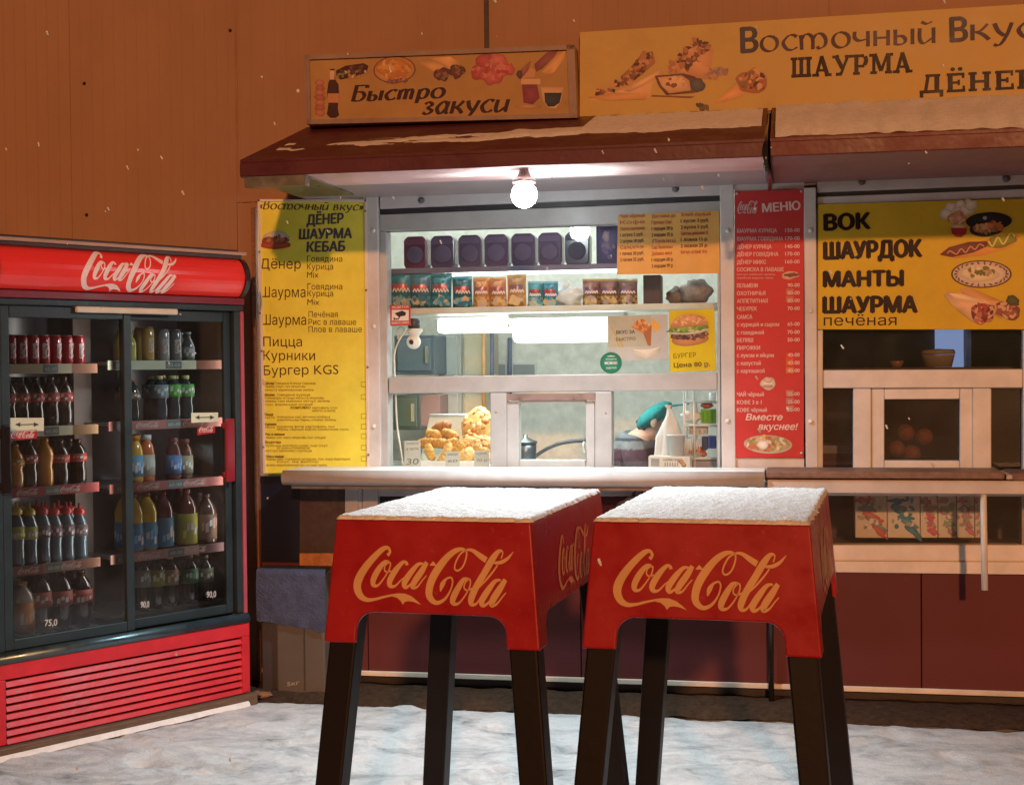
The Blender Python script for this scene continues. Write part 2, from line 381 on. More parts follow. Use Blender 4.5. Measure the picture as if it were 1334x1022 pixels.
def slab(mb, S, body, a, b, h, col, layer=2):
    x = 0; pc = []
    for ch in body:
        adv, ln, sf = SL[ch]
        for x0, y0, x1, y1, w_ in ln: pc.append(strip([(x0 + x, y0), (x1 + x, y1)], lambda p, dx, dy, w_=w_: w_))
        for sx, sy in sf: pc.append(strip([(sx + x - .17, sy + (.07 if sy < .5 else -.07)), (sx + x + .17, sy + (.07 if sy < .5 else -.07))], lambda p, dx, dy: .14))
        if ch == 'Ё':
            for q in (.3, .6): pc.append(([(x + q + .1 * math.cos(R(t)), 1.2 + .1 * math.sin(R(t))) for t in range(0, 360, 30)], [tuple(range(12))]))
        x += adv + .06
    x -= .06
    for i, (v, f) in enumerate(pc): place(mb, S, [(p[0] / x, p[1]) for p in v], f, a, b, h, col, layer + (i % 9) * .22)

# flowing script wordmark: strokes (x, y, width) drawn on a 1220 x 390 field
LOGO = [
 [(283, 160, 26), (300, 132, 20), (278, 107, 24), (235, 122, 38), (170, 180, 48), (110, 250, 56), (70, 320, 62), (62, 380, 58), (90, 435, 46), (140, 462, 30), (200, 458, 20), (270, 440, 16), (335, 426, 14)],
 [(298, 200, 12), (262, 206, 28), (218, 255, 42), (184, 320, 44), (186, 360, 32), (222, 362, 16), (268, 308, 10), (302, 250, 10), (306, 208, 11), (272, 222, 10), (264, 254, 10), (284, 272, 12), (318, 262, 10)],
 [(438, 222, 26), (432, 203, 18), (402, 205, 26), (350, 260, 42), (312, 325, 44), (315, 362, 32), (352, 364, 16), (398, 322, 10), (432, 296, 8)],
 [(566, 208, 12), (522, 216, 26), (462, 280, 42), (424, 340, 42), (434, 370, 26), (470, 350, 14), (524, 288, 10)],
 [(592, 198, 30), (552, 260, 44), (502, 328, 44), (486, 366, 30), (520, 366, 14), (562, 318, 9), (592, 286, 7)],
 [(640, 190, 1), (640, 218, 52), (640, 219, 1)],
 [(698, 390, 8), (712, 345, 34), (740, 308, 16), (776, 295, 13), (790, 322, 12), (772, 384, 12), (725, 445, 20), (665, 466, 30), (618, 428, 48), (615, 370, 54), (640, 300, 56), (690, 225, 54), (750, 160, 46), (810, 118, 36), (862, 104, 22), (896, 118, 13), (894, 162, 12), (868, 220, 12), (830, 248, 13), (806, 234, 12), (816, 190, 12), (852, 135, 12), (900, 110, 14), (945, 112, 24), (1000, 145, 38), (1048, 174, 42)],
 [(912, 300, 12), (872, 308, 28), (828, 368, 42), (792, 436, 44), (798, 468, 30), (838, 462, 14), (890, 402, 10), (922, 340, 10), (918, 302, 11), (884, 328, 10), (876, 362, 10), (900, 378, 12), (936, 362, 10)],
 [(1172, 138, 9), (1172, 112, 12), (1140, 116, 28), (1090, 172, 46), (1030, 260, 46), (968, 350, 46), (928, 430, 46), (930, 468, 30), (966, 462, 14), (1010, 402, 9)],
 [(968, 372, 8), (1034, 312, 12), (1092, 252, 12), (1132, 204, 10)],
 [(1104, 190, 16), (1156, 186, 24), (1208, 160, 20), (1256, 114, 4)],
 [(1160, 160, 9), (1172, 138, 9)],
 [(1152, 302, 12), (1108, 312, 26), (1048, 380, 42), (1006, 442, 42), (1012, 473, 28), (1052, 455, 14), (1106, 388, 9)],
 [(1186, 298, 30), (1140, 362, 44), (1088, 432, 46), (1076, 470, 30), (1114, 460, 14), (1158, 412, 9), (1186, 384, 7)],
]
RIBBON = [(326, 419), (380, 411), (430, 411), (478, 426), (520, 453), (556, 483), (502, 466), (462, 461), (436, 466), (418, 486), (402, 462), (372, 441), (330, 433)]
def wordmark(mb, S, a, b, h, col, layer=2, wk=1.0):
    X0, X1, Y0, Y1 = 33, 1256, 94, 487; W, H = X1 - X0, Y1 - Y0
    for i, st in enumerate(LOGO):
        P = catmull(st, 6)
        v, f = strip(P, lambda p, dx, dy: max(p[2], 1) * wk)
        place(mb, S, [((p[0] - X0) / W, (Y1 - p[1]) / H) for p in v], f, a, b, h, col, layer + i * .2)
    place(mb, S, [((x - X0) / W, (Y1 - y) / H) for x, y in RIBBON], [tuple(range(len(RIBBON)))], a, b, h, col, layer + 3)

def rect(mb, S, x0, y0, x1, y1, col, layer=1): mb.face([S.at(p, layer) for p in ((x0, y1), (x1, y1), (x1, y0), (x0, y0))], col)
def poly(mb, S, pts, col, layer=1):
    Q = [S.at(p, layer) for p in pts]
    if len(Q) < 5 or isinstance(col, list): mb.face(Q, col); return
    C_ = sum(Q, Vector()) / len(Q); k_ = [.62 + .45 * abs(noise.noise(Vector((p[0] * .9, p[1] * 1.1, layer)))) * 2 for p in pts]
    cs = [tuple(v * q for v in col) for q in k_]; hi = tuple(min(1, v * 1.15) for v in col)
    for i in range(len(Q)): j = (i + 1) % len(Q); mb.face([C_, Q[i], Q[j]], (hi, cs[i], cs[j]))
def blob(mb, S, x, y, rx, ry, col, layer=2, rot=0, jag=.15, seed=0, n=22):
    P = []
    for k in range(n):
        t = 2 * math.pi * k / n; q = 1 + jag * noise.noise(Vector((math.cos(t) * 1.6 + seed * 2.31, math.sin(t) * 1.6, seed * .77))) * 1.6
        a_, b_ = rx * q * math.cos(t), ry * q * math.sin(t); P.append((x + a_ * math.cos(R(rot)) - b_ * math.sin(R(rot)), y + a_ * math.sin(R(rot)) + b_ * math.cos(R(rot))))
    C_ = S.at((x - rx * .12, y - ry * .2), layer); Q = [S.at(p, layer) for p in P]; N_ = len(Q)
    if isinstance(col, list) or n < 12: mb.face(Q, col); return
    hi = tuple(min(1, v * 1.18 + .012) for v in col); lo = tuple(v * .72 for v in col)
    M_ = [C_.lerp(q, .62) for q in Q]
    for k in range(N_):
        j = (k + 1) % N_
        mb.face([C_, M_[k], M_[j]], (hi, col, col)); mb.face([M_[k], Q[k], Q[j], M_[j]], (col, lo, lo, col))
def crumbs(mb, S, x, y, rx, ry, cols, n, size, layer, rot=0, seed=1):
    rnd = random.Random(seed)
    for i in range(n):
        t = rnd.random() * 2 * math.pi; q = math.sqrt(rnd.random()); a_, b_ = rx * q * math.cos(t), ry * q * math.sin(t)
        blob(mb, S, x + a_ * math.cos(R(rot)) - b_ * math.sin(R(rot)), y + a_ * math.sin(R(rot)) + b_ * math.cos(R(rot)), size * rnd.uniform(.5, 1.2), size * rnd.uniform(.35, .8), rnd.choice(cols), layer + i * .039, rnd.uniform(0, 180), .3, seed + i, 9)
def line(mb, S, pts, w_, col, layer=3):
    v, f = strip(pts, lambda p, dx, dy: w_)
    mb.mesh([S.at(p, layer) for p in v], f, col)
def px_box(mb, x0, y0, x1, y1, Y0, Y1, col):
    """upright box whose near face (plane y=Y0) fills the photo rectangle"""
    A = F(x0, (y0 + y1) / 2, Y0); B = F(x1, (y0 + y1) / 2, Y0); T = F((x0 + x1) / 2, y0, Y0); D = F((x0 + x1) / 2, y1, Y0)
    mb.box(A.x, B.x, Y0, Y1, D.z, T.z, col)
def px_quadbox(mb, q, Y0, Y1, col):
    a = [F(x, y, Y0) for x, y in q]; mb.hexa(a, [Vector((p.x, Y1, p.z)) for p in a], col)
# ================================================================== SETTING
WH = (.80, .80, .79)
# ---- snowy ground, one sheet to far away
def axis(lo, hi, step, far):
    a = []; x = lo
    while x <= hi + 1e-6: a.append(x); x += step
    l = [-far, -far * .4, lo - 6, lo - 2]; return l + a + [hi + 2, hi + 6, far * .4, far]
rf = random.Random(17); FEET = []
for k in range(46):                       # boot prints trodden into the snow
    a_ = rf.uniform(0, math.pi); FEET.append((rf.uniform(-3.6, 1.4), rf.uniform(-2.6, -.42), math.cos(a_), math.sin(a_), rf.uniform(.008, .018)))
gx, gy = axis(-4.6, 2.4, .03, 120), axis(-3.0, .05, .024, 120)
g = MB(); vs = []
for y in gy:
    for x in gx:
        p = Vector((x, y, 0)); z = 0
        if -5 < x < 3 and -5 < y < .3:
            z = .010 * noise.noise(p * 1.7) + .008 * noise.noise(p * 5.3) + .006 * noise.noise(p * 13) + .005 * noise.noise(p * 31)
            for fx, fy, ca, sa, dp_ in FEET:
                if abs(x - fx) < .22 and abs(y - fy) < .22:
                    u_ = ((x - fx) * ca + (y - fy) * sa) / .145; w_ = (-(x - fx) * sa + (y - fy) * ca) / (.055 + .012 * u_); q_ = u_ * u_ + w_ * w_
                    if q_ < 2.2: z += -dp_ * max(0, 1 - q_) ** .35 + (.006 * max(0, 1 - abs(q_ - 1.4) / .7) if q_ > 1 else 0)
            k = max(0, min(1, (y + .42) / .2)); z -= .02 * k
        vs.append((x, y, z))
nx = len(gx)
g.mesh(vs, [(j * nx + i, j * nx + i + 1, (j + 1) * nx + i + 1, (j + 1) * nx + i) for j in range(len(gy) - 1) for i in range(nx - 1)], (.63, .635, .64), True)
gm = SNOW.copy(); gm.name = 'trodden_snow'
t = gm.node_tree; b = t.nodes['Principled BSDF']; src = b.inputs['Base Color'].links[0].from_socket
tc = t.nodes.new('ShaderNodeTexCoord'); mp = t.nodes.new('ShaderNodeMapping'); mp.inputs['Scale'].default_value = (1, 1.6, 1); t.links.new(tc.outputs['Object'], mp.inputs[0])
n1 = t.nodes.new('ShaderNodeTexNoise'); n1.inputs['Scale'].default_value = 3.2; n1.inputs['Detail'].default_value = 9; n1.inputs['Roughness'].default_value = .72; n1.inputs['Distortion'].default_value = .6
t.links.new(mp.outputs[0], n1.inputs[0])
cr = t.nodes.new('ShaderNodeValToRGB'); cr.color_ramp.elements[0].position = .28; cr.color_ramp.elements[0].color = (.16, .165, .17, 1)
cr.color_ramp.elements[1].position = .54; cr.color_ramp.elements[1].color = (1, 1, 1, 1)
e = cr.color_ramp.elements.new(.40); e.color = (.66, .67, .68, 1)
t.links.new(n1.outputs['Fac'], cr.inputs[0])
mm = t.nodes.new('ShaderNodeMix'); mm.data_type = 'RGBA'; mm.blend_type = 'MULTIPLY'; mm.inputs['Factor'].default_value = 1
t.links.new(src, mm.inputs['A']); t.links.new(cr.outputs[0], mm.inputs['B']); t.links.new(mm.outputs['Result'], b.inputs['Base Color'])
struct(g.build('snowy_ground', gm))
# ---- bare soil strip along the wall
d = MB(); X0, X1 = -3.0, 2.2; N = 150; vs = []
for i in range(N + 1):
    x = X0 + (X1 - X0) * i / N
    e_ = -.27 + .03 * noise.noise(Vector((x * 3, 0, 1))) + .018 * noise.noise(Vector((x * 14, 0, 5)))
    for j, fy in enumerate((0, .12, .35, .7, 1)):
        vs.append((x, e_ * (1 - fy) + .04 * fy, -.012 + .03 * min(1, fy * 4) + .012 * noise.noise(Vector((x * 9, fy * 4, 2))) + .02 * fy))
d.mesh(vs, [(i * 5 + j, i * 5 + j + 5, i * 5 + j + 6, i * 5 + j + 1) for i in range(N) for j in range(4)], (.055, .034, .022), True)
soil = mat('bare_soil', .95, .1, var=.5, vscale=30, bump=.8, bscale=45)
struct(d.build('soil_strip', soil))

# ================================================================== KIOSK BUILDING
ZS = 2.45                                   # soffit height
XL = F(336, 300).x                          # left end of the glazed front
kb = thing('kiosk_building', 'brown panel clad pavilion wall with a dark red lower front behind the counters', 'building', (0, 0, 0))
WC = (.315, .175, .105)
wm = MB()
seams = [-9] + [F(px, 150).x for px in (-420, -150, 92, 307, 634)] + [F(px, 20).x for px in (1080, 1334)] + [2.6, 7]
for i, (a_, b_) in enumerate(zip(seams[:-1], seams[1:])):
    k = 1 + .05 * noise.noise(Vector((i * 3.3, 1, 2)))
    col = tuple(v * k for v in WC)
    if b_ < XL + .01 or a_ < XL:
        z0 = 0
        if a_ < XL < b_:
            wm.box(a_ + .002, XL - .003, 0, .14, 0, ZS, col); z0 = ZS; wm.box(a_ + .0006, b_ - .0006, 0, .14, ZS + .003, 5.2, col)
        else: wm.box(a_ + .0006, b_ - .0006, 0, .14, z0, 5.2, col)
    else: wm.box(a_ + .0006, b_ - .0006, 0, .14, ZS + .003, 5.2, col)
wall_o = wm.build('wall', WALL, kb)
# ribs of the cladding: shallow vertical flutes
rb = MB(); x = -6.0; rnd = random.Random(3)
while x < 3:
    zl = 0.02 if x < XL - .02 else ZS + .02
    rb.box(x, x + .006, -.0006, .02, zl, 5.2, tuple(v * .97 for v in WC)); x += .062
rb.build('cladding_rib', WALL, kb)
sm = MB()
sm.box(F(634, 30).x - .012, F(634, 30).x + .012, -.006, .01, 2.7, 5.2, (.05, .03, .03))
sm.box(F(307, 30).x - .006, F(307, 30).x + .006, -.002, .01, 2.5, 5.2, (.30, .15, .075))
sm.build('joint_strip', PAINT, kb)
sc = MB()
for px, py in ((110, 109), (113, 280), (300, 40)):
    p = F(px, py); sc.mark(); sc.lathe([(0, .0), (.009, .0), (.007, .004), (0, .006)], (.05, .03, .025), (p.x, -.003, p.z), 8, ax='Y')
sc.build('screw', METAL, kb)
# lower red front, plinth and pale strip
zr = F(1090, 743).z; zb = F(760, 884).z
rp = MB(); xs = [XL, F(480, 800).x, F(757, 800).x, F(1003, 800).x, F(1200, 800).x, 1.75, 3.2]
for a_, b_ in zip(xs[:-1], xs[1:]): rp.box(a_ + .002, b_ - .002, -.012, .1, zb, zr - .003, (.095, .017, .018))
rp.build('lower_panel', WALL, kb, bevel=.002, seg=1)
ps = MB(); ps.box(XL, 3.2, -.03, -.013, zb - .012, zb + .012, (.62, .55, .45)); ps.build('base_strip', PAINT, kb, bevel=.003)
pl = MB(); pl.box(XL, 3.2, .02, .1, -.06, zb - .013, (.035, .028, .024)); pl.build('plinth', PAINT, kb)
# inner rooms
iw = MB(); xm = F(1003, 500).x
GC = (.6, .64, .6)
iw.box(-2.75, xm - .03, 2.1, 2.16, 0, 2.7, GC); iw.box(-2.81, -2.75, .15, 2.16, 0, 2.7, (.5, .5, .46)); iw.box(xm - .028, xm + .03, .16, 3.2, 0, 2.7, (.4, .42, .4))
iw.build('inner_wall', PAINT, kb)
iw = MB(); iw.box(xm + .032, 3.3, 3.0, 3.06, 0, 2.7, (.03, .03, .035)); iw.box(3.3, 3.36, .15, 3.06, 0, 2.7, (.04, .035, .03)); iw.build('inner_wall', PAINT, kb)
ic = MB(); ic.box(-2.81, 3.3, .15, 3.2, 2.7, 2.76, (.75, .76, .73)); ic.build('ceiling', PAINT, kb)
ic = MB(); ic.box(-2.81, 3.3, .12, 3.2, -.05, .05, (.2, .18, .16)); ic.build('inner_floor', PAINT, kb)
ic = MB(); ic.box(-9, 7, .15, 4, 5.2, 5.3, (.2, .2, .2)); ic.build('roof', PAINT, kb)
# wall of low tiles pattern on back wall: greenish tile grid
tl = MB(); tl.box(-2.7, xm - .04, 2.08, 2.098, .06, 2.68, (.68, .71, .66))
LIN = mat('mottled_lining', .6, .3, var=.22, vscale=16, bump=.05, bscale=30, detail=6, flecks=.5); tl.build('wall_lining', LIN, kb)

# ================================================================== SERVICE WINDOWS
FRC = (.40, .415, .42)
def frame_bits(name, lab):
    return thing(name, lab, 'window', tuple(F(700, 560)))
sw = frame_bits('service_window', 'lit white framed service window with a small hatch, between the yellow menu and the red menu')
# outer posts + header
m = MB()
px_box(m, 478, 250, 494, 613, -.035, .12, (.55, .55, .56)); px_box(m, 939, 240, 957, 613, -.035, .12, (.55, .55, .56))
m.build('post', FRAME, sw, bevel=.004)
m = MB(); px_quadbox(m, [(494.5, 272), (938.5, 254), (938.5, 232), (494.5, 250)], -.02, .12, (.5, .5, .52))
m.build('header_beam', FRAME, sw, bevel=.004)
m = MB(); px_quadbox(m, [(494.5, 279), (938.5, 261), (938.5, 254.3), (494.5, 272.3)], .0, .12, (.035, .035, .045)); m.build('gap_seal', PAINT, sw)
m = MB()
Yf = -.012
px_quadbox(m, [(494.5, 301), (938.5, 288), (938.5, 261.5), (494.5, 279.5)], Yf, .08, FRC)            # head
px_quadbox(m, [(494.5, 614), (506, 614), (503, 301.4), (494.5, 301.4)], Yf, .08, FRC)
px_quadbox(m, [(934.5, 613), (938.6, 613), (938.6, 288.4), (934.5, 288.4)], Yf, .08, FRC)
px_quadbox(m, [(506.3, 512.5), (934.2, 508), (934.2, 485), (506.3, 491)], Yf, .08, FRC)              # rail
px_quadbox(m, [(506.3, 616), (934.2, 615), (934.2, 611.5), (506.3, 613)], Yf, .08, FRC)
px_quadbox(m, [(638.5, 612.5), (660, 612.5), (660, 511.5), (638.5, 511.5)], Yf - .003, .08, FRC)
px_quadbox(m, [(775, 612), (797, 612), (797, 510), (775, 510)], Yf - .003, .08, FRC)
m.build('frame', FRAME, sw, bevel=.005)
m = MB()                                                                                         # hatch sash
px_quadbox(m, [(660.3, 612.3), (676, 612.3), (676, 523), (660.3, 523)], Yf + .006, .06, (.42, .44, .445)); px_quadbox(m, [(763, 612), (774.7, 612), (774.7, 522), (763, 522)], Yf + .006, .06, (.42, .44, .445))
px_quadbox(m, [(676.2, 612.3), (762.8, 612), (762.8, 599), (676.2, 599)], Yf + .006, .06, (.42, .44, .445)); px_quadbox(m, [(676.2, 525), (762.8, 524.3), (762.8, 520.5), (676.2, 521)], Yf + .006, .06, (.42, .44, .445))
s1 = m.build('hatch', FRAME, sw, bevel=.004)
m = MB(); p = F(761, 583, -.02); m.tube([(p.x, -.02, p.z - .02), (p.x, -.045, p.z - .015), (p.x, -.045, p.z + .02), (p.x, -.02, p.z + .025)], .006, (.8, .8, .8)); m.build('handle', FRAME, s1)
m = MB(); px_quadbox(m, [(660.3, 521.5), (774.7, 520.8), (774.7, 512), (660.3, 512.8)], Yf - .012, .02, (.42, .37, .38)); m.build('hatch_rail', METAL, s1)
def pane(par, q, Y, M=WGLASS):
    m = MB(); m.face([F(x, y, Y) for x, y in q], (1, 1, 1)); return m.build('pane', M, par)
pane(sw, [(503, 491), (934, 485), (934, 289), (503, 301)], .03)
pane(sw, [(506, 613), (638, 612), (638, 512), (506, 512)], .03)
pane(sw, [(797, 612), (934, 611), (934, 508), (797, 510)], .03)
pane(s1, [(676, 599), (763, 599), (763, 524), (676, 525)], .025)
# fixing plugs
def plug(par, pts, Y, col=(.75, .75, .73), r_=.012):
    m = MB()
    for px, py in pts:
        m.mark(); p = F(px, py, Y); m.lathe([(r_, 0), (r_ * .9, .005), (r_ * .4, .009), (0, .010)], col, (p.x, Y, p.z), 10, ax='Y')
    return m.build('screw_cap', FRAME, par)
plug(sw, [(486, 300), (487, 425), (487, 555), (948, 300), (948, 548)], -.036); plug(sw, [(549, 261), (880, 246)], -.021, (.12, .12, .13), .017)

FR2 = (.64, .66, .69)
w2 = thing('service_window', 'unlit service window under the wok board, with a closed hatch', 'window', tuple(F(1200, 560)))
m = MB(); px_box(m, 1048.5, 244, 1064.3, 612, -.035, .12, (.55, .55, .56)); m.build('post', FRAME, w2, bevel=.004)
XR = 1560
m = MB(); px_quadbox(m, [(1064.8, 250.5), (XR, 231), (XR, 213), (1064.8, 234)], -.02, .12, (.5, .49, .49)); m.build('header_beam', FRAME, w2, bevel=.004)
m = MB(); px_quadbox(m, [(1064.8, 256), (XR, 237), (XR, 231.3), (1064.8, 250.8)], .0, .12, (.06, .055, .05)); m.build('gap_seal', PAINT, w2)
m = MB()
px_quadbox(m, [(1064.8, 267), (XR, 249), (XR, 237.3), (1064.8, 256.3)], Yf, .08, FR2)
px_quadbox(m, [(1064.8, 615), (1072, 615), (1072, 267.4), (1064.8, 267.4)], Yf, .08, FR2)
px_quadbox(m, [(1332.5, 615.5), (1350, 615.5), (1350, 255), (1332.5, 257)], Yf, .08, FR2)
px_quadbox(m, [(1072.3, 505.5), (1332.2, 505), (1332.2, 480.5), (1072.3, 482)], Yf, .08, FR2)
px_quadbox(m, [(1111.5, 613.5), (1135, 613.5), (1135, 506), (1111.5, 506)], Yf - .003, .08, FR2)
px_quadbox(m, [(1267, 614), (1291.5, 614), (1291.5, 505.5), (1267, 505.5)], Yf - .003, .08, FR2)
px_quadbox(m, [(1072.3, 617), (1332.2, 618), (1332.2, 614.3), (1072.3, 613.6)], Yf, .08, FR2)
m.build('frame', FRAME, w2, bevel=.005)
m = MB(); C2 = (.66, .68, .71)
px_quadbox(m, [(1135.3, 613.5), (1152, 613.5), (1152, 506.5), (1135.3, 506.5)], Yf + .005, .06, C2); px_quadbox(m, [(1250.5, 614), (1266.7, 614), (1266.7, 506), (1250.5, 506)], Yf + .005, .06, C2)
px_quadbox(m, [(1152.2, 613.5), (1250.2, 614), (1250.2, 600), (1152.2, 599.5)], Yf + .005, .06, C2); px_quadbox(m, [(1152.2, 520), (1250.2, 519.5), (1250.2, 506), (1152.2, 506.5)], Yf + .005, .06, C2)
s2 = m.build('hatch', FRAME, w2, bevel=.004)
pane(w2, [(1072, 482), (1332, 480.5), (1332, 258), (1072, 267)], .03, DGLASS); pane(w2, [(1072, 613.6), (1111.5, 613.6), (1111.5, 506), (1072, 506)], .03, DGLASS)
pane(w2, [(1291, 614), (1332.4, 614), (1332.4, 505), (1291, 505)], .03, DGLASS); pane(s2, [(1152, 600), (1250.4, 600), (1250.4, 519.5), (1152, 520)], .025, DGLASS)
plug(w2, [(1056, 300), (1056, 405), (1056, 549)], -.036); plug(w2, [(1123, 236.5), (1311, 232.5)], -.021, (.1, .1, .1), .018)
# wall to the right of the frame (out of the picture, closes the front)
m = MB(); m.box(F(1351, 400).x, 3.2, -.01, .1, zr, ZS, (.6, .59, .57)); m.build('side_panel', PAINT, kb)

# lower glazing below the counters
lw = thing('lower_window', 'dark low window behind the stacked carton and the left red table', 'window', tuple(F(600, 700)))
m = MB(); LC = (.36, .36, .38)
px_quadbox(m, [(449, 735), (466, 735), (466, 622), (449, 622)], -.02, .06, LC); px_quadbox(m, [(472, 735), (492, 735), (492, 622), (472, 622)], -.02, .06, LC); px_quadbox(m, [(466.2, 735), (471.8, 735), (471.8, 622), (466.2, 622)], -.012, .06, LC)
px_quadbox(m, [(492.2, 646), (1000, 646), (1000, 628), (492.2, 628)], -.02, .06, LC)
px_quadbox(m, [(492.2, 742), (1000, 742), (1000, 716), (492.2, 716)], -.02, .06, (.5, .45, .42))
px_quadbox(m, [(740, 715.7), (760, 715.7), (760, 646.3), (740, 646.3)], -.02, .06, LC)
m.build('frame', FRAME, lw, bevel=.004)
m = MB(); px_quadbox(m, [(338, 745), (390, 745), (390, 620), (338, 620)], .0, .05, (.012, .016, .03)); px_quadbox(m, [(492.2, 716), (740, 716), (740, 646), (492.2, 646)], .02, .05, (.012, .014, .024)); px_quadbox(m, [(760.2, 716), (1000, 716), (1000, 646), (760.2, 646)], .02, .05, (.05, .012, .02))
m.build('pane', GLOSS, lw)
m = MB(); px_quadbox(m, [(390.3, 720), (448.7, 720), (448.7, 630), (390.3, 630)], -.008, .05, (.055, .035, .03)); px_quadbox(m, [(390.3, 742), (448.7, 742), (448.7, 720.3), (390.3, 720.3)], -.014, .05, (.45, .2, .07)); m.build('infill_panel', STONE, lw)

lw2 = thing('lower_window', 'low display window stacked with pastel cartons under the right counter', 'window', tuple(F(1200, 740)))
m = MB()
px_quadbox(m, [(1004, 744), (XR, 751), (XR, 733), (1004, 730)], -.03, .06, (.66, .62, .58)); px_quadbox(m, [(1004, 729.6), (XR, 732.6), (XR, 709.5), (1004, 709.5)], -.018, .06, (.66, .62, .58))
px_quadbox(m, [(1004, 645), (XR, 647), (XR, 634), (1004, 634)], -.018, .06, (.5, .48, .46)); px_quadbox(m, [(1331, 709), (1345, 709), (1345, 645), (1331, 645)], -.018, .06, (.3, .25, .22))
m.build('frame', FRAME, lw2, bevel=.004)
pane(lw2, [(1004, 709.5), (XR, 709.5), (XR, 640), (1004, 640)], -.005, WGLASS)
m = MB(); m.box(F(1004, 680).x, 2.6, .45, .5, zr, F(1200, 640).z + .1, (.05, .02, .02)); m.box(F(1004, 680).x, 2.6, .06, .45, F(1200, 712, .06).z - .02, F(1200, 712, .06).z, (.2, .12, .09)); m.build('display_niche', PAINT, lw2)
# cartons in the display
pal = [((.55, .5, .45), (.45, .12, .12), (.2, .25, .3)), ((.6, .58, .55), (.05, .2, .35), (.1, .3, .42)), ((.62, .58, .56), (.5, .12, .22), (.3, .35, .3)), ((.6, .58, .55), (.35, .25, .3), (.2, .4, .3)), ((.58, .56, .54), (.5, .18, .3), (.25, .3, .25)), ((.6, .57, .55), (.45, .2, .35), (.3, .4, .35)), ((.6, .58, .52), (.3, .3, .4), (.2, .3, .25))]
cx_ = [1114, 1156, 1199, 1222, 1246, 1270]; ce = [1155.5, 1198.5, 1221.5, 1245.5, 1269.5, 1277]
words_ = ['white carton with a faded red stripe at the left of the low display', 'white carton with a teal swirl in the low display', 'narrow white carton with a pink cap print in the low display', 'white carton with a mauve print in the middle of the low display', 'white carton with a rose print near the leg of the right counter', 'slim white carton half hidden behind the leg of the right counter']
for i in range(6):
    A = F(cx_[i], 700, .08); B = F(ce[i], 641, .08)
    bx = thing('carton', words_[i], 'carton', ((A.x + B.x) / 2, .08, A.z), 0, 'pastel cartons in the low display')
    m = MB(); m.box(A.x + .001, B.x - .001, .08, .2, A.z, B.z, pal[i][0]); o = m.build('box', PRINT, bx, bevel=.003)
    S = FS(.0795); m = MB(); x0, x1 = cx_[i], ce[i]; w_ = x1 - x0
    for q in range(5): blob(m, S, x0 + w_ * (.3 + .12 * q % .5), 652 + 10 * q, w_ * .3, 4, pal[i][1 + q % 2], 1 + q, 10 * q, .5, i * 7 + q)
    if w_ > 15:
        crumbs(m, S, x0 + w_ * .5, 668, w_ * .42, 22, [pal[i][1], pal[i][2], (.3, .33, .3), (.62, .6, .58)], 20, 4, 8, 0, i)
    m.build('print', PRINT, o)

# ================================================================== AWNINGS
def awning(name, lab, xa, xb, snow_fn, slab_left=False):
    a = thing(name, lab, 'awning', ((xa + xb) / 2, -.45, ZS))
    zf, zw, yf = 2.525, 2.815, -.9
    RC = (.085, .014, .024) if 'lamp' in lab else (.115, .016, .02)
    m = MB(); n = 24
    prof = [(-.004, zw), (yf, zf), (yf, zf - .012), (-.004, zw - .02)]
    m.prism([(xa, y, z) for y, z in prof], (xb - xa, 0, 0), RC); m.build('roof_sheet', PAINT, a)
    m = MB(); m.box(xa, xb, yf - .006, yf + .006, ZS + .002, zf - .013, RC); m.build('fascia', PAINT, a, bevel=.003)
    for k, xx in (('e', xa), ('f', xb - .004)):
        m = MB(); m.prism([(xx, yf + .007, ZS), (xx, yf + .007, zf - .013), (xx, -.004, zw - .021), (xx, -.004, ZS)], (.004, 0, 0), (.15, .02, .026)); m.build('end_panel', PAINT, a)
    return a, zf, zw, yf
def roof_snow(name, lab, xa, xb, f0, f1, thick, seed, gaps=None):
    """snow lying on the slope between fractions f0..f1 (0 = front edge, 1 = wall)"""
    zf, zw, yf = 2.525, 2.815, -.9
    nx = int((xb - xa) / .018); ny = 10; vs = []
    for i in range(nx + 1):
        x = xa + (xb - xa) * i / nx
        lo = f0(x) + .09 * noise.noise(Vector((x * 4, seed, 0))) + .05 * noise.noise(Vector((x * 19, seed, 3))); hi = f1(x) + .04 * noise.noise(Vector((x * 8, seed, 9))) + .03 * noise.noise(Vector((x * 27, seed, 4)))
        hi = max(hi, lo + .01)
        for j in range(ny + 1):
            t_ = j / ny; fr = lo + (hi - lo) * t_
            e_ = min(1, 4.5 * min(t_, 1 - t_)) ** .6
            k = 1 if gaps is None else gaps(x, t_)
            h = max(-.004, thick * e_ * k * (1 + .3 * noise.noise(Vector((x * 12, fr * 6, seed)))) - .003)
            vs.append((x, yf + (0 - yf) * fr, zf + (zw - zf) * fr + h))
    m = MB(); m.mesh(vs, [(i * (ny + 1) + j, (i + 1) * (ny + 1) + j, (i + 1) * (ny + 1) + j + 1, i * (ny + 1) + j + 1) for i in range(nx) for j in range(ny)], (.8, .8, .82), True)
    o = m.build(name, SNOW); return tag(o, lab, 'snow')
xa1, xb1 = F(313, 235, -.9).x, F(997, 200, -.9).x
a1, zf, zw, yf = awning('awning', 'dark red awning carrying the lamp, over the lit window and yellow menu', xa1, xb1, None)
m = MB(); m.box(xa1 + .006, xb1 - .006, yf + .008, -.5, ZS + .002, ZS + .014, (.72, .45, .46)); so1 = m.build('soffit', FRAME, a1)  # front of the soffit coloured paler, the lamp's light put into the colour
m = MB(); m.box(xa1 + .006, xb1 - .006, -.499, .01, ZS + .002, ZS + .014, (.36, .31, .34)); m.build('soffit', PAINT, a1)  # rest of the same soffit coloured darker, away from the lamp-lit strip
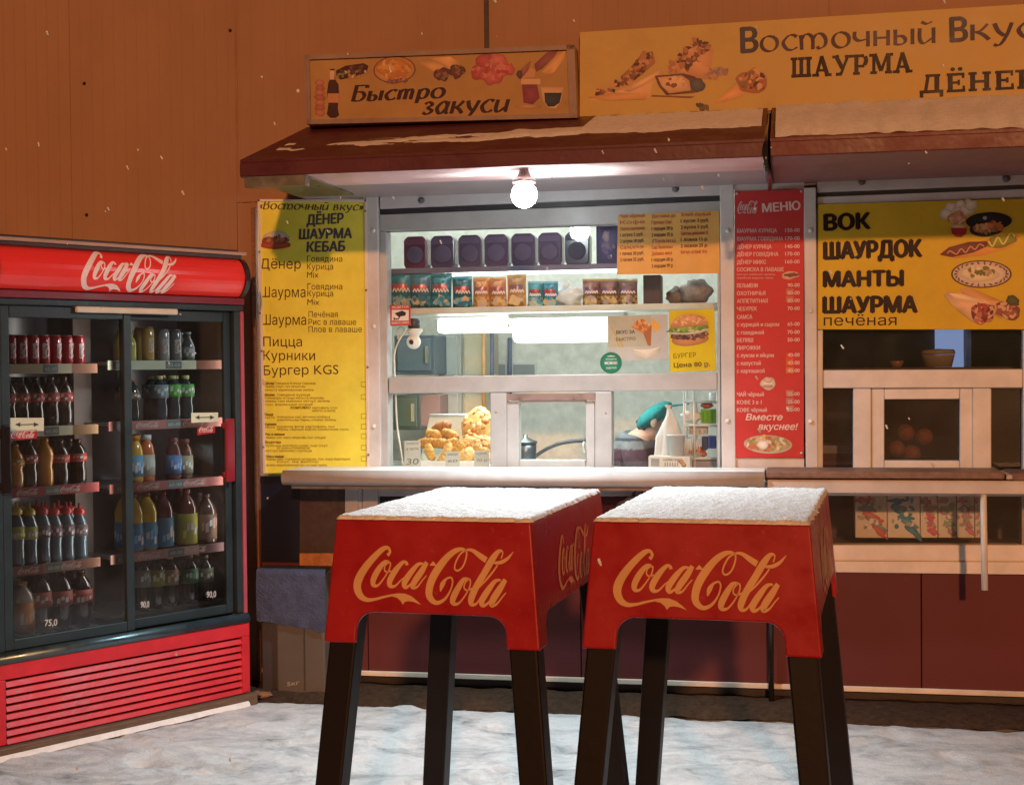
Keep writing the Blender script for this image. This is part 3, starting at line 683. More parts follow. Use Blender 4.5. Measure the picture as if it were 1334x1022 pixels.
m = MB(); m.box(xa1 + .02, xa1 + .30, yf - .004, yf + .05, ZS - .045, ZS, (.25, .24, .22)); m.box(xa1 + .02, xa1 + .30, yf + .051, -.2, ZS - .006, ZS, (.28, .27, .24)); m.build('bracket_plate', METAL, a1)
xa2 = F(1003.5, 200, -.9).x; xb2 = 2.6
a2, *_ = awning('awning', 'dark red awning deep in snow, over the unlit window and wok board', xa2, xb2, None)
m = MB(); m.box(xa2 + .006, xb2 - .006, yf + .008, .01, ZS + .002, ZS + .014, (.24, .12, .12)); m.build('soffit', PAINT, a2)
xs_ = lambda px: F(px, 180, -.4).x
xg = xs_(756)
def f0a(x): return .33 if x > xg else .22 + .1 * (x - xa1) / (xg - xa1)
def f1a(x): return .97 if x > xg + .02 else .55 - .05 * (xg - x)
def gapa(x, t_):
    if x > xg - .3: return 1
    k = max(0, min(1, (x - xa1 - .35) / 1.0)); return (.35 + .5 * k) * (1 if noise.noise(Vector((x * 4.5, t_ * 3, 1))) > -.25 + (.35 - .5 * k) else -.6)
roof_snow('awning_snow', 'thin patchy snow on the awning that carries the lamp', xa1 + .08, xb1 - .02, f0a, f1a, .016, 2.0, gapa)
roof_snow('awning_snow', 'thick unbroken snow along the awning above the wok board', xa2 + .02, xb2 - .05, lambda x: .03, lambda x: .97, .038, 7.0)
# cable hanging in the gap between the awnings
m = MB(); pts = [F(1001, 151, -.06), F(1000, 165, -.5), F(998, 180, -.85), F(997, 200, -.93), F(998, 216, -.93), F(1001, 225, -.9), F(1003, 233, -.5), F(1003, 246, -.05)]
m.tube(catmull([tuple(p) for p in pts], 4), .011, (.02, .02, .022), 6)
tag(m.build('cable', GLOSS), 'black cable hanging in the gap between the two awnings', 'cable')
# pipe down the wall
m = MB(); p0 = F(1003, 650, -.05); m.tube([(p0.x, -.05, .02), (p0.x, -.05, p0.z + .1)], .014, (.02, .018, .018), 8)
tag(m.build('downpipe', GLOSS), 'thin black pipe running down the red wall behind the right table', 'pipe')

# ---- lamp under the awning
LP = F(683, 254, -.80)
lamp = thing('lamp', 'glaring white globe lamp hanging under the awning edge', 'lamp', tuple(LP))
m = MB(); m.ball(LP, .056, (1, 1, 1), n=20, m=14); m.build('bulb', emit('lamp_glow', (.90, 1, .99), 75), lamp)
m = MB(); m.lathe([(.05, 0), (.055, .012), (.03, .03), (.018, .06), (.018, max(.07, ZS - LP.z))], (.6, .6, .62), (LP.x, LP.y, LP.z + .05), 14); m.build('socket', METAL, lamp)
ld = bpy.data.lights.new('lamp_light', 'SPOT'); lo = bpy.data.objects.new('lamp_light', ld); COL.objects.link(lo)
lo.location = (LP.x, LP.y - .045, LP.z - .06); ld.energy = 250; ld.color = (.84, .97, 1.0); ld.spot_size = R(178); ld.spot_blend = 1.0; ld.shadow_soft_size = .05; lo.rotation_euler = (R(-22), 0, 0)

# ================================================================== SIGNS ABOVE THE AWNINGS
YB = (.50, .36, .13)
def sign_root(name, lab, cat, q, Y0, Y1, col, group=None, edge=None, mat_=PRINT):
    a = [F(x, y, Y0) for x, y in q]; ctr = sum(a, Vector()) / 4
    r_ = thing(name, lab, cat, tuple(ctr), 0, group)
    m = MB(); m.hexa(a, [Vector((p.x, Y1, p.z)) for p in a], col); m.build('board', mat_, r_, bevel=.002, seg=1)
    return r_
Q1 = [(399, 162), (752, 153.5), (748, 58.5), (396.5, 72)]
sg = sign_root('sign_box', 'framed yellow box sign for quick snacks above the left awning', 'sign', Q1, -.13, -.004, (.40, .25, .11))
S = FS(-.13)
m = MB(); fc = (.28, .2, .19); w_ = 6
for q in ([(396.5, 72), (748, 58.5), (748, 64.5), (396.5, 78)], [(399, 156), (752, 147.5), (752, 153.5), (399, 162)], [(396.5, 72), (403, 71.7), (405, 161.8), (399, 162)], [(738, 59), (748, 58.5), (752, 153.5), (742, 153.8)]):
    m.hexa([F(x, y, -.142) for x, y in (q[3], q[2], q[1], q[0])], [F(x, y, -.13) for x, y in (q[3], q[2], q[1], q[0])], fc)
m.build('frame', PAINT, sg)
ink = (.045, .02, .03)
m = MB()
nib(m, S, 'Быстро', (457, 132.5), (579, 127.5), 20.5, ink, 2, .19, .06, 8, .28, {'т': 'т2'}); m.mark()
nib(m, S, 'закуси', (549, 149.5), (663, 145.5), 26, ink, 2, .17, .06, 8, .28)
m.build('lettering', PRINT, sg)
m = MB()
br, dk, gr, or_, rd = (.16, .07, .05), (.07, .035, .04), (.12, .16, .05), (.62, .28, .10), (.40, .05, .07)
# sausage-on-a-roll, tall bottle, biscuits column
for k in range(7): blob(m, S, 417, 108 + 6.5 * k, 6.5, 4, (.36, .13, .11) if k % 2 else (.42, .18, .14), 2 + k * .3, 0, .2, k)
poly(m, S, [(430, 90), (436, 90), (437, 104), (441, 110), (442, 126), (440, 140), (442, 150), (438, 153.5), (430, 153.5), (426, 149), (428, 136), (426, 122), (428, 108), (430, 103)], (.06, .03, .035), 4.5); poly(m, S, [(427, 122), (442, 122), (441, 134), (427, 134)], (.5, .24, .14), 5)
poly(m, S, [(430, 92), (436, 92), (436, 104), (430, 104)], (.6, .4, .28), 5)
m.mark(); poly(m, S, [(438, 92), (450, 86), (474, 82.5), (480, 86), (478, 95), (462, 100), (444, 104), (438, 100)], dk, 2); blob(m, S, 458, 97, 22, 6, (.5, .28, .12), 1.5, -8, .3, 4)
crumbs(m, S, 458, 97, 20, 4, [(.2, .25, .1), (.5, .2, .1), (.6, .5, .35)], 18, 2.6, 3, -8, 3); crumbs(m, S, 459, 91, 18, 4, [(.12, .05, .06), (.2, .08, .07)], 14, 3, 3, -8, 9)
# plate pie
m.mark()
blob(m, S, 514, 91, 27.5, 17.5, (.22, .1, .1), 2, -3, 0, 1, 40); blob(m, S, 514, 91, 26, 16.2, (.62, .34, .16), 2.5, -3, 0, 1, 40); blob(m, S, 513, 89, 22, 12.5, (.56, .25, .08), 3, -3, .08, 3, 30)
crumbs(m, S, 514, 90, 21, 11, [(.6, .33, .13), (.48, .2, .07), (.66, .4, .2)], 30, 4, 3.5, 0, 5); crumbs(m, S, 514, 105, 18, 2.5, [(.2, .1, .14), (.3, .14, .13)], 14, 3, 4, 0, 8)
# stuffed wraps
m.mark()
for (x, y, s_) in ((572, 92, 1), (592, 88, 1.1)):
    poly(m, S, [(x - 30 * s_, y - 12), (x - 6, y - 14), (x + 8, y - 6), (x + 2, y + 8), (x - 14, y - 2)], (.6, .36, .18), 2); blob(m, S, x + 4, y + 5, 9.5 * s_, 8.5 * s_, (.13, .06, .07), 2.6, -30, .3, x)
    crumbs(m, S, x + 5, y + 4, 8, 7, [(.3, .12, .08), (.1, .05, .07), (.2, .16, .1)], 14, 3, 3, 0, x)
# pink heap
m.mark()
for i, (dx, dy, rr) in enumerate(((0, 0, 17), (-16, 5, 12), (14, 4, 13), (0, 12, 13), (-8, -8, 12), (9, -9, 11), (22, 2, 9))): blob(m, S, 640 + dx, 88 + dy, rr, rr * .8, [(.46, .12, .14), (.40, .09, .12), (.5, .16, .17)][i % 3], 2 + i * .3, 0, .25, i)
crumbs(m, S, 640, 89, 24, 13, [(.52, .2, .2), (.36, .07, .1), (.44, .12, .14)], 34, 4, 4.5, 0, 21)
# rolls
m.mark()
poly(m, S, [(672, 97), (688, 82), (692, 79), (688, 92), (678, 104)], (.3, .13, .13), 2); poly(m, S, [(680, 102), (692, 88), (698, 92), (696, 101)], (.55, .3, .2), 2.2); blob(m, S, 677, 97, 4, 5, (.1, .06, .08), 2.6)
poly(m, S, [(696, 84), (712, 69), (728, 65), (722, 74), (706, 90), (698, 94)], (.26, .09, .12), 2); poly(m, S, [(706, 94), (726, 72), (737, 66), (734, 78), (722, 94), (712, 98)], (.62, .36, .18), 2.4)
# glass of red drink + cup
m.mark()
poly(m, S, [(679, 103), (704, 103), (704, 110), (679, 110)], (.62, .42, .28), 2); poly(m, S, [(680, 110.5), (700, 110.5), (703, 128), (694, 136), (682, 134)], (.26, .06, .12), 2); blob(m, S, 690, 139, 18, 2.4, (.45, .26, .16), 1.6)
m.mark(); poly(m, S, [(704, 114), (734, 114), (731, 132), (724, 141), (713, 141), (707, 131)], (.66, .45, .3), 2); poly(m, S, [(709, 121), (732, 121), (729, 134), (722, 139), (714, 139), (710, 133)], (.04, .05, .08), 2.5)
m.build('food_print', PRINT, sg)

# long sign
Q2 = [(755, 155), (1700, 113.5), (1700, -18), (755, 42)]
s2g = sign_root('sign_board', 'long yellow kiosk sign with uncial name and kebab pictures above the right awning', 'sign', Q2, -.05, -.004, YB)
S = FS(-.05)
m = MB(); px_quadbox(m, [(755, 159), (1700, 117.5), (1700, 114), (755, 155.5)], -.06, -.004, (.10, .05, .04)); m.build('bottom_rail', PAINT, s2g)
m = MB(); ik2 = (.075, .05, .07)
text(m, S, 'В', (966, 69), (987, 67.5), 33, (.06, .06, .09), 2, .03)
nib(m, S, 'осточный', (990, 68), (1222, 56), 34, ik2, 2, .13, .04, 25)
m.mark(); text(m, S, 'В', (1238.5, 55), (1260, 53.5), 33, (.06, .06, .09), 2, .03)
nib(m, S, 'кус', (1264, 53), (1352, 48.5), 36, ik2, 2, .13, .04, 25)
m.mark(); slab(m, S, 'ШАУРМА', (1031, 101.5), (1189, 94.5), 27, (.03, .018, .02), 2)
m.mark(); slab(m, S, 'ДЁНЕР', (1198, 122.5), (1352, 115), 26, (.03, .018, .02), 2)
m.build('lettering', PRINT, s2g)
m = MB(); tan, tan2, brn, brd, shad = (.68, .42, .24), (.58, .32, .16), (.22, .1, .07), (.10, .05, .05), (.4, .2, .11)
poly(m, S, [(768, 130), (800, 118), (830, 105), (862, 92), (866, 98), (850, 110), (846, 128), (800, 131)], tan, 1.6)
poly(m, S, [(808, 100), (826, 84), (838, 66), (852, 72), (854, 82), (836, 98), (822, 108)], shad, 2); crumbs(m, S, 832, 88, 26, 7, [brd, brn, (.5, .28, .2)], 40, 4, 2.4, -48, 31)
crumbs(m, S, 800, 112, 28, 6, [brd, brn, tan2, (.3, .14, .14)], 36, 4, 2.4, -22, 33)
poly(m, S, [(812, 118), (840, 100), (860, 91), (858, 97), (838, 112), (820, 120)], (.72, .47, .28), 5); poly(m, S, [(766, 127), (800, 121), (846, 122), (840, 130), (790, 131)], tan2, 4.6)
m.mark(); poly(m, S, [(870, 95), (880, 78), (896, 60), (912, 54), (930, 64), (926, 90), (940, 96), (930, 104), (880, 100)], (.62, .34, .2), 2)
crumbs(m, S, 896, 76, 30, 12, [brd, brn, (.6, .34, .22), shad], 60, 4.5, 2.6, -35, 35); crumbs(m, S, 912, 60, 14, 7, [brd, (.3, .14, .12), shad], 22, 4, 2.6, 30, 37)
m.mark(); poly(m, S, [(853, 99), (890, 96), (905, 100), (915, 110), (905, 121), (868, 124), (858, 112)], (.16, .08, .08), 5.6); poly(m, S, [(857, 101), (888, 98.5), (898, 105), (900, 118), (872, 122), (862, 112)], (.66, .42, .26), 6)
crumbs(m, S, 880, 108, 13, 6, [brn, (.6, .3, .2), (.72, .5, .34)], 16, 4, 6.4, 0, 41); blob(m, S, 909, 111, 9, 9, (.1, .1, .13), 6.2, 0, .15, 3)
crumbs(m, S, 934, 95, 14, 7, [(.26, .2, .24), (.4, .26, .24), shad], 26, 3.6, 3, -15, 43); poly(m, S, [(850, 124), (905, 126), (900, 128), (848, 126)], brn, 3)
m.mark(); poly(m, S, [(930, 134), (945, 120), (962, 104), (972, 118), (966, 126), (944, 133)], (.66, .36, .17), 2); blob(m, S, 980, 106, 19, 16, (.42, .2, .12), 2.6, -20, .2, 6)
crumbs(m, S, 980, 106, 17, 14, [brd, brn, (.62, .34, .2), (.24, .16, .08), (.4, .13, .1)], 60, 4.2, 3, 0, 45); crumbs(m, S, 916, 140, 9, 4, [(.1, .07, .05), (.16, .12, .07)], 12, 3.5, 2.4, 20, 47)
m.build('food_print', PRINT, s2g)
# ================================================================== MENU BOARDS
brown = (.07, .035, .02)
Q = [(343, 616.5), (481, 613), (477.5, 260), (335.5, 259.5)]
ym = sign_root('menu_board', 'tall yellow menu panel beside the drinks cooler, headed by the kiosk name', 'menu', Q, -.040, -.004, (.74, .70, .085))
S = FS(-.040)
m = MB()
for q in ([(335.5, 259.5), (338.4, 259.5), (346, 616.3), (343, 616.5)], [(474.3, 260), (477.5, 260), (481, 613), (477.8, 613.2)], [(335.5, 259.5), (477.5, 260), (477.5, 263), (335.5, 262.5)]):
    a = [F(x, y, -.047) for x, y in q]; m.hexa(a, [Vector((p.x, -.040, p.z)) for p in a], (.7, .62, .56))
m.build('edge_trim', FRAME, ym, bevel=.001)
plug(ym, [(338, 328), (339, 408), (341, 457), (343, 582), (476, 275), (477, 378), (479, 478), (480, 592)], -.047, (.2, .16, .12), .006)
m = MB()
nib(m, S, '«Восточный вкус»', (336.5, 272.5), (472.5, 274.5), 11.5, (.10, .07, .05), 2, .15, .05, 15, .22)
hd = (.08, .075, .09)
for bd, a, b in (('ДЁНЕР', (400, 293), (447, 290.5)), ('ШАУРМА', (390, 311.5), (458, 310)), ('КЕБАБ', (400, 328), (449, 327))): text(m, S, bd, a, b, 12.5, hd, 2, .045, .06)
text(m, S, 'Дёнер', (339, 350), (392, 350), 12.5, brown, 2, .012)
for bd, y, x1 in (('Говядина', 341, 446), ('Курица', 351, 434), ('Mix', 361.5, 415)): text(m, S, bd, (400, y), (x1, y), 7.6, brown, 2, .006)
text(m, S, 'Шаурма', (340, 387), (398, 387), 13, brown, 2, .012)
for bd, y, x1 in (('Говядина', 377, 446), ('Курица', 386, 434), ('Mix', 397, 416)): text(m, S, bd, (400.5, y), (x1, y), 7.6, brown, 2, .006)
text(m, S, 'Шаурма', (341, 423), (399, 423), 13, brown, 2, .012)
for bd, y, x1 in (('Печёная', 413, 440), ('Рис в лаваше', 423, 464), ('Плов в лаваше', 432.5, 471.5)): text(m, S, bd, (402, y), (x1, y), 7.4, brown, 2, .006)
text(m, S, 'Пицца', (343, 451), (393.5, 451), 12, brown, 2, .012); text(m, S, 'Курники', (343, 469), (410.5, 469), 12, brown, 2, .012); text(m, S, 'Бургер KGS', (343.5, 488.5), (441, 487), 12, brown, 2, .012)
rows = [(345, 357, 500.5, 'Дёнер', 1), (358, 411, 500.5, 'Говядина Курица Свинина', 0), (345, 398, 504.5, 'лаваш соус лук морковь', 0), (345, 409, 509, 'капуста маринованная зелень', 0),
 (345, 358, 515.5, 'Шаурма', 1), (361, 404, 515.5, 'говядина курица', 0), (345, 422, 519.5, 'помидоры огурцы капуста морковь', 0), (345, 430, 523.5, 'лаваш сыр майонез кетчуп зелень', 0), (345, 407, 528, 'соус фирменный острый', 0),
 (379, 405, 532.3, 'КОМПЛЕКС', 1), (407, 440, 532.3, 'картофель соус', 0), (407, 437, 536, 'напиток на выбор', 0),
 (345, 356, 541, 'Пицца', 1), (345, 358, 545, 'тесто', 0), (361, 430, 544.2, 'помидоры сыр ветчина колбаса', 0), (361, 438, 548, 'шампиньоны перец оливки зелень', 0),
 (345, 360, 553.7, 'Курники', 1), (345, 358, 557.6, 'тесто', 0), (361, 436, 556.8, 'куриное филе картофель лук', 0), (361, 454, 560.3, 'перец чёрный масло сливочное соль', 0),
 (346, 371, 566.8, 'Рис в лаваше', 1), (346, 424, 571, 'лаваш рис мясо морковь лук специи', 0),
 (346, 366, 577, 'Бургер', 1), (346, 427, 581.5, 'булочка котлета салат сыр соус', 0), (361, 404, 584.5, 'огурец помидор', 0), (346, 406, 588.2, 'кетчуп майонез горчица', 0),
 (346, 370, 595.6, 'Плов в лаваше', 1), (346, 457, 599, 'лаваш рис говядина морковь лук зира барбарис', 0), (361, 415, 602.4, 'соус на выбор', 0), (346, 426, 606.8, 'зелень маринованный лук острый перец', 0)]
for x0, x1, y, bd, bold in rows: text(m, S, bd, (x0, y), (x1, y), 3.0, (.13, .08, .02) if not bold else brown, 2, .03 if bold else 0)
m.build('lettering', PRINT, ym)
m = MB()
for y in (500.5, 517, 542, 555.5, 568, 583, 597.5):
    m.mark()
    for (x0, y0, x1, y1) in ((470.5, y - 3.5, 477.5, y - 3), (470.5, y + 2.6, 477.5, y + 3.1), (470.5, y - 3.5, 471, y + 3.1), (477, y - 3.5, 477.5, y + 3.1)): rect(m, S, x0, y0, x1, y1, (.2, .14, .04), 2)
m.mark()
# dish of meat on a white cloth (the drawn figure of the original is left out)
blob(m, S, 360, 310, 16, 9, (.62, .58, .5), 2, -4, .12, 3); blob(m, S, 359, 319, 20, 5.5, (.42, .08, .05), 3, 0, .08, 5); blob(m, S, 359, 314, 17, 5, (.30, .10, .06), 4, 0, .25, 8)
crumbs(m, S, 359, 312, 15, 5, [(.35, .12, .07), (.2, .07, .05), (.5, .2, .1)], 26, 3, 5, 0, 4)
m.build('picture_print', PRINT, ym)

Q = [(957, 596), (1047.3, 596), (1047.3, 246.5), (957, 248.5)]
rm = sign_root('menu_board', 'narrow red price menu with white lines, between the two service windows', 'menu', Q, -.030, -.004, (.50, .045, .045))
m = MB(); px_quadbox(m, [(957, 612), (1047.6, 612), (1047.6, 596.5), (957, 596.5)], -.022, .02, (.55, .5, .47)); m.mark(); px_quadbox(m, [(957, 248), (1047.6, 246), (1047.6, 232), (957, 234)], -.022, .02, (.5, .48, .47)); m.build('backing_panel', FRAME, rm)
plug(rm, [(960, 252), (1044, 249), (1044, 590)], -.031, (.6, .5, .48), .007)
S = FS(-.030)
m = MB(); wt = (.72, .55, .52)
wordmark(m, S, (961, 279), (988, 278), 17, (.6, .42, .42), 2, 1.2)
m.mark(); text(m, S, 'МЕНЮ', (993.5, 276.5), (1042.5, 273), 11.5, wt, 2, .035)
m.mark()
pr = [(303, 'ШАУРМА КУРИЦА', 1012, '150-00'), (313.5, 'ШАУРМА ГОВЯДИНА', 1020, '170-00'), (324, 'ДЁНЕР КУРИЦА', 1005, '140-00'), (333.7, 'ДЁНЕР ГОВЯДИНА', 1014, '170-00'), (344, 'ДЁНЕР МИКС', 998, '160-00'), (353.5, 'СОСИСКА В ЛАВАШЕ', 1021, ''),
 (374.5, 'ПЕЛЬМЕНИ', 987, '90-00'), (384.5, 'ОХОТНИЧЬЯ', 997, '80-00'), (394.5, 'АППЕТИТНАЯ', 1000, '80-00'), (404.7, 'ЧЕБУРЕК', 986, '70-00'), (415.3, 'САМСА', 980, ''), (425, 'с курицей и сыром', 1015, '65-00'), (435.5, 'с говядиной', 995, '70-00'), (445.5, 'БЕЛЯШ', 981, '50-00'), (455.5, 'ПИРОЖКИ', 990, ''), (465.2, 'с луком и яйцом', 1008, '40-00'), (475.5, 'с капустой', 991, '40-00'), (485.5, 'с картошкой', 996, '40-00'), (516, 'ЧАЙ чёрный', 995, '25-00'), (526.3, 'КОФЕ 3 в 1', 992, '25-00'), (536.3, 'КОФЕ чёрный', 999, '35-00')]
for y, bd, x1, pc in pr:
    text(m, S, bd, (960.2, y), (x1, y - .3), 5.2, (.66, .42, .40), 2, .03)
    if pc: text(m, S, pc, (1041.6 - 3.1 * len(pc), y - .8), (1041.6, y - 1), 5.0, (.68, .46, .44), 2, .03)
text(m, S, 'кетчуп майонез зелень', (960.2, 358.5), (1010, 358.5), 2.6, (.6, .35, .33), 2, .02); text(m, S, 'корейская морковь лаваш', (960.2, 363), (1007, 363), 2.6, (.6, .35, .33), 2, .02)
m.mark(); text(m, S, 'Вместе', (971.5, 547), (1018.5, 547), 8.5, wt, 2, .025, .25); text(m, S, 'вкуснее!', (988, 559.5), (1037.5, 559.5), 9, wt, 2, .025, .25)
m.build('lettering', PRINT, rm)
m = MB()
blob(m, S, 1000.5, 578.5, 31.5, 12, (.62, .52, .40), 2, 2, 0, 1, 34); blob(m, S, 1000.5, 578, 29, 10.2, (.60, .40, .26), 2.5, 2, .05, 2, 30)
crumbs(m, S, 1000, 578, 27, 9, [(.3, .32, .12), (.5, .18, .08), (.66, .58, .46), (.35, .16, .08), (.6, .42, .2)], 70, 4, 3, 0, 61); blob(m, S, 994, 579, 8, 5.5, (.72, .68, .6), 6)
m.mark(); blob(m, S, 1001, 499.5, 10.5, 7.5, (.66, .55, .46), 2); blob(m, S, 1001, 494.5, 7, 3.4, (.55, .42, .3), 3, 0, .3); blob(m, S, 1001, 503, 7, 2, (.4, .28, .2), 3)
m.mark(); blob(m, S, 1030, 358.5, 11, 5.5, (.62, .4, .28), 2, -6, .2, 2); blob(m, S, 1031, 358, 8, 2.6, (.2, .06, .05), 3, -6, .3, 3)
m.mark()
# paler correction stickers beside the prices
for y, col in ((466, (.6, .07, .03)), (474, (.6, .12, .03)), (484, (.62, .18, .05)), (514, (.45, .2, .14)), (524, (.42, .18, .13)), (534, (.45, .2, .14)), (382, (.5, .16, .1)), (392, (.5, .16, .1))): m.mark(); rect(m, S, 1024, y - 6, 1034, y + 2, col, 1)
m.build('picture_print', PRINT, rm)

Q = [(1064.8, 429), (1560, 429), (1560, 252), (1065.5, 266)]
yb = sign_root('menu_board', 'wide amber board reading wok and manty, fixed over the unlit window', 'menu', Q, -.026, -.015, (.60, .43, .03))
S = FS(-.026)
m = MB(); blk = (.016, .008, .009)
for bd, a, b, h in (('ВОК', (1074.5, 300), (1133, 297.5), 21), ('ШАУРДОК', (1074, 337.5), (1200, 334), 22.5), ('МАНТЫ', (1073.5, 373.5), (1176, 372), 20.5), ('ШАУРМА', (1073, 407.5), (1194, 406.5), 21.5)): text(m, S, bd, a, b, h, blk, 2, .06); m.mark()
text(m, S, 'печёная', (1073, 424), (1168, 423.5), 14.5, blk, 2, .012)
m.build('lettering', PRINT, yb)
m = MB()
# wok, sauce cup, cauliflower head
for i, (dx, dy) in enumerate(((-8, -10), (4, -14), (-14, -2), (12, -8), (0, -4), (18, -14))): blob(m, S, 1247 + dx, 281 + dy, 8, 7, (.68, .62, .5), 2 + i * .2, 0, .3, i)
blob(m, S, 1247, 285, 12, 9, (.6, .24, .12), 4, 0, .3, 4); crumbs(m, S, 1247, 284, 11, 8, [(.6, .34, .2), (.5, .16, .08), (.66, .5, .3)], 24, 3.5, 4.4, 0, 9)
blob(m, S, 1249, 296, 10.5, 3.6, (.66, .42, .25), 6.2); poly(m, S, [(1238.5, 297), (1260, 297), (1258, 305), (1252, 309), (1245, 308.5), (1240, 304)], (.36, .03, .03), 6.6)
blob(m, S, 1288, 288, 30.5, 11.5, (.022, .02, .022), 5, -2, .03, 1, 30); blob(m, S, 1285, 298, 22, 10.5, (.03, .025, .025), 5.3, -4, .03, 2, 30); blob(m, S, 1287, 296.5, 18, 6.5, (.55, .16, .06), 7.4, -4, .15, 3)
crumbs(m, S, 1287, 296, 18, 6, [(.68, .25, .08), (.6, .18, .05), (.7, .4, .2), (.45, .1, .05), (.3, .25, .08)], 50, 4.2, 7.8, -4, 12); blob(m, S, 1283, 284, 3, 2.4, (.4, .4, .4), 7)
# hot dog
m.mark()
poly(m, S, [(1226, 333), (1246, 336), (1280, 333), (1318, 322), (1328, 308), (1318, 304), (1270, 316), (1240, 322)], (.66, .32, .08), 3)
poly(m, S, [(1224, 331.5), (1236, 322), (1262, 315), (1286, 314.5), (1288, 320), (1268, 329), (1240, 335)], (.17, .05, .04), 4); blob(m, S, 1306, 314, 19, 8, (.24, .26, .04), 4.2, -12, .2, 5)
line(m, S, catmull([(1234, 330), (1238, 327), (1246, 331), (1252, 324), (1258, 329), (1264, 321), (1270, 325), (1276, 318), (1282, 321)], 4), 1.5, (.6, .3, .2), 5); line(m, S, catmull([(1288, 314), (1293, 321), (1300, 309), (1307, 318), (1316, 304), (1322, 308)], 4), 2, (.68, .62, .15), 5.2)
# plate of dumplings
m.mark()
blob(m, S, 1278.5, 357, 39.5, 18, (.10, .045, .04), 3, 0, 0, 1, 44); blob(m, S, 1278.5, 357, 37.5, 16.6, (.68, .58, .48), 3.4, 0, 0, 1, 44)
for k in range(26): t_ = 2 * math.pi * k / 26; blob(m, S, 1278.5 + 33.5 * math.cos(t_), 357 + 14.4 * math.sin(t_), 2.6, 1.2, (.2, .09, .08), 3.8 + (k % 3) * .2, k * 40, .3, k, 9)
blob(m, S, 1275, 357, 25, 10.5, (.68, .6, .42), 4.6, 0, .12, 3); crumbs(m, S, 1276, 354, 20, 7, [(.4, .3, .14), (.62, .5, .3), (.7, .64, .5), (.2, .18, .06)], 34, 4, 5, 0, 15); crumbs(m, S, 1278, 356, 7, 3, [(.16, .16, .05)], 8, 3, 8, 0, 17)
# two wraps
m.mark()
poly(m, S, [(1250, 376), (1262, 374), (1300, 390), (1316, 396), (1304, 415), (1282, 402), (1256, 386)], (.6, .34, .14), 3); blob(m, S, 1314, 404, 15, 12, (.22, .07, .06), 4, 0, .25, 6); crumbs(m, S, 1313, 404, 13, 10, [(.4, .12, .08), (.6, .4, .25), (.16, .05, .05), (.3, .1, .06)], 28, 4.4, 4.4, 0, 21); blob(m, S, 1320, 392, 8.5, 7, (.07, .08, .03), 7.3, 20, .35, 2)
poly(m, S, [(1229, 384), (1236, 380), (1252, 382), (1286, 392), (1300, 402), (1282, 416), (1268, 420), (1250, 406), (1240, 398)], (.68, .46, .28), 5); poly(m, S, [(1236, 382), (1252, 382), (1284, 393), (1268, 393), (1246, 390)], (.76, .58, .38), 5.6)
blob(m, S, 1281, 408, 15, 13.5, (.2, .05, .05), 6, -20, .25, 8); crumbs(m, S, 1281, 408, 13, 12, [(.36, .08, .06), (.45, .18, .12), (.13, .04, .04), (.6, .36, .24)], 34, 4.6, 6.5, 0, 23)
m.build('picture_print', PRINT, yb)

# ================================================================== STICKERS AND SHEETS ON THE GLASS
def sheet(name, lab, cat, q, col, Y=.018, th=.003):
    a = [F(x, y, Y) for x, y in q]; r_ = thing(name, lab, cat, tuple(sum(a, Vector()) / 4)); m = MB()
    m.hexa(a, [Vector((p.x, Y + th, p.z)) for p in a], col); m.build('sheet', PRINT, r_); return r_, FS(Y)
r_, S = sheet('price_sheet', 'faded orange price sheet taped in the top right corner of the lit window', 'price list', [(803.5, 357.5), (937.8, 356), (936.5, 274), (805, 280)], (.62, .36, .10), -.018)
m = MB()
c1 = [('Чай чёрный', 0), ('Кофе', 0), ('Пакеты маленькие', 0), ('1 штука 5 руб.', 1), ('2 штуки 10 руб.', 1), ('Салфетки', 0), ('1 пачка 30 руб.', 1), ('2 пачки 55 руб.', 1)]
c2 = [('Доставка до', 0), ('Горчица Соус', 0), ('1 порция 20 р.', 1), ('2 порции 35 р.', 1), ('Лаваш', 0), ('Сыр Халапеньо', 0), ('Добавка мяса', 0), ('1 порция 60 р.', 1), ('2 порции 99 р.', 1)]
c3 = [('Хлеб белый', 0), ('1 кусок 3 руб.', 1), ('2 куска 5 руб.', 1), ('Сметана домашняя 25', 0), ('1 ложка 15 р.', 1), ('2 ложки 25 р.', 1), ('Кетчуп острый 10 р', 0)]
for x0, wd, cc_, y0 in ((808, 33, c1, 284), (849, 31, c2, 284), (887, 40, c3, 282)):
    for i, (bd, k) in enumerate(cc_): text(m, S, bd, (x0, y0 + i * 8.1), (x0 + wd * (.85 + .03 * (len(bd) % 6)), y0 + i * 8.1 - 1.2), 4.6, (.10, .05, .04) if k else (.42, .10, .05), 2, .02)
m.build('lettering', PRINT, r_)
r_, S = sheet('poster', 'bright yellow burger poster at the lower right of the lit pane', 'poster', [(873, 484.5), (932.5, 482.5), (930.5, 402), (871.5, 404.5)], (.60, .50, .02), .02)
m = MB()
blob(m, S, 899, 442, 25, 8, (.5, .24, .1), 2, -5, .05, 1); blob(m, S, 899, 436, 25, 6, (.13, .07, .05), 3, -5, .15, 2); crumbs(m, S, 899, 437, 23, 4.5, [(.2, .1, .08), (.08, .04, .04), (.32, .2, .16)], 30, 3.4, 3.4, -5, 3)
blob(m, S, 898, 431, 25, 4.5, (.62, .58, .45), 6.4, -6, .2, 4); blob(m, S, 898, 427, 25.5, 5.5, (.18, .34, .06), 7, -6, .3, 5); crumbs(m, S, 898, 428, 24, 4, [(.26, .42, .1), (.12, .24, .05), (.5, .5, .3)], 24, 3, 7.4, -6, 6)
P = [(874, 428)] + [(898 + 24.5 * math.cos(R(t)), 424 + 15 * math.sin(R(t)) - .06 * (24 * math.cos(R(t)))) for t in range(180, 361, 12)] + [(922, 423)]
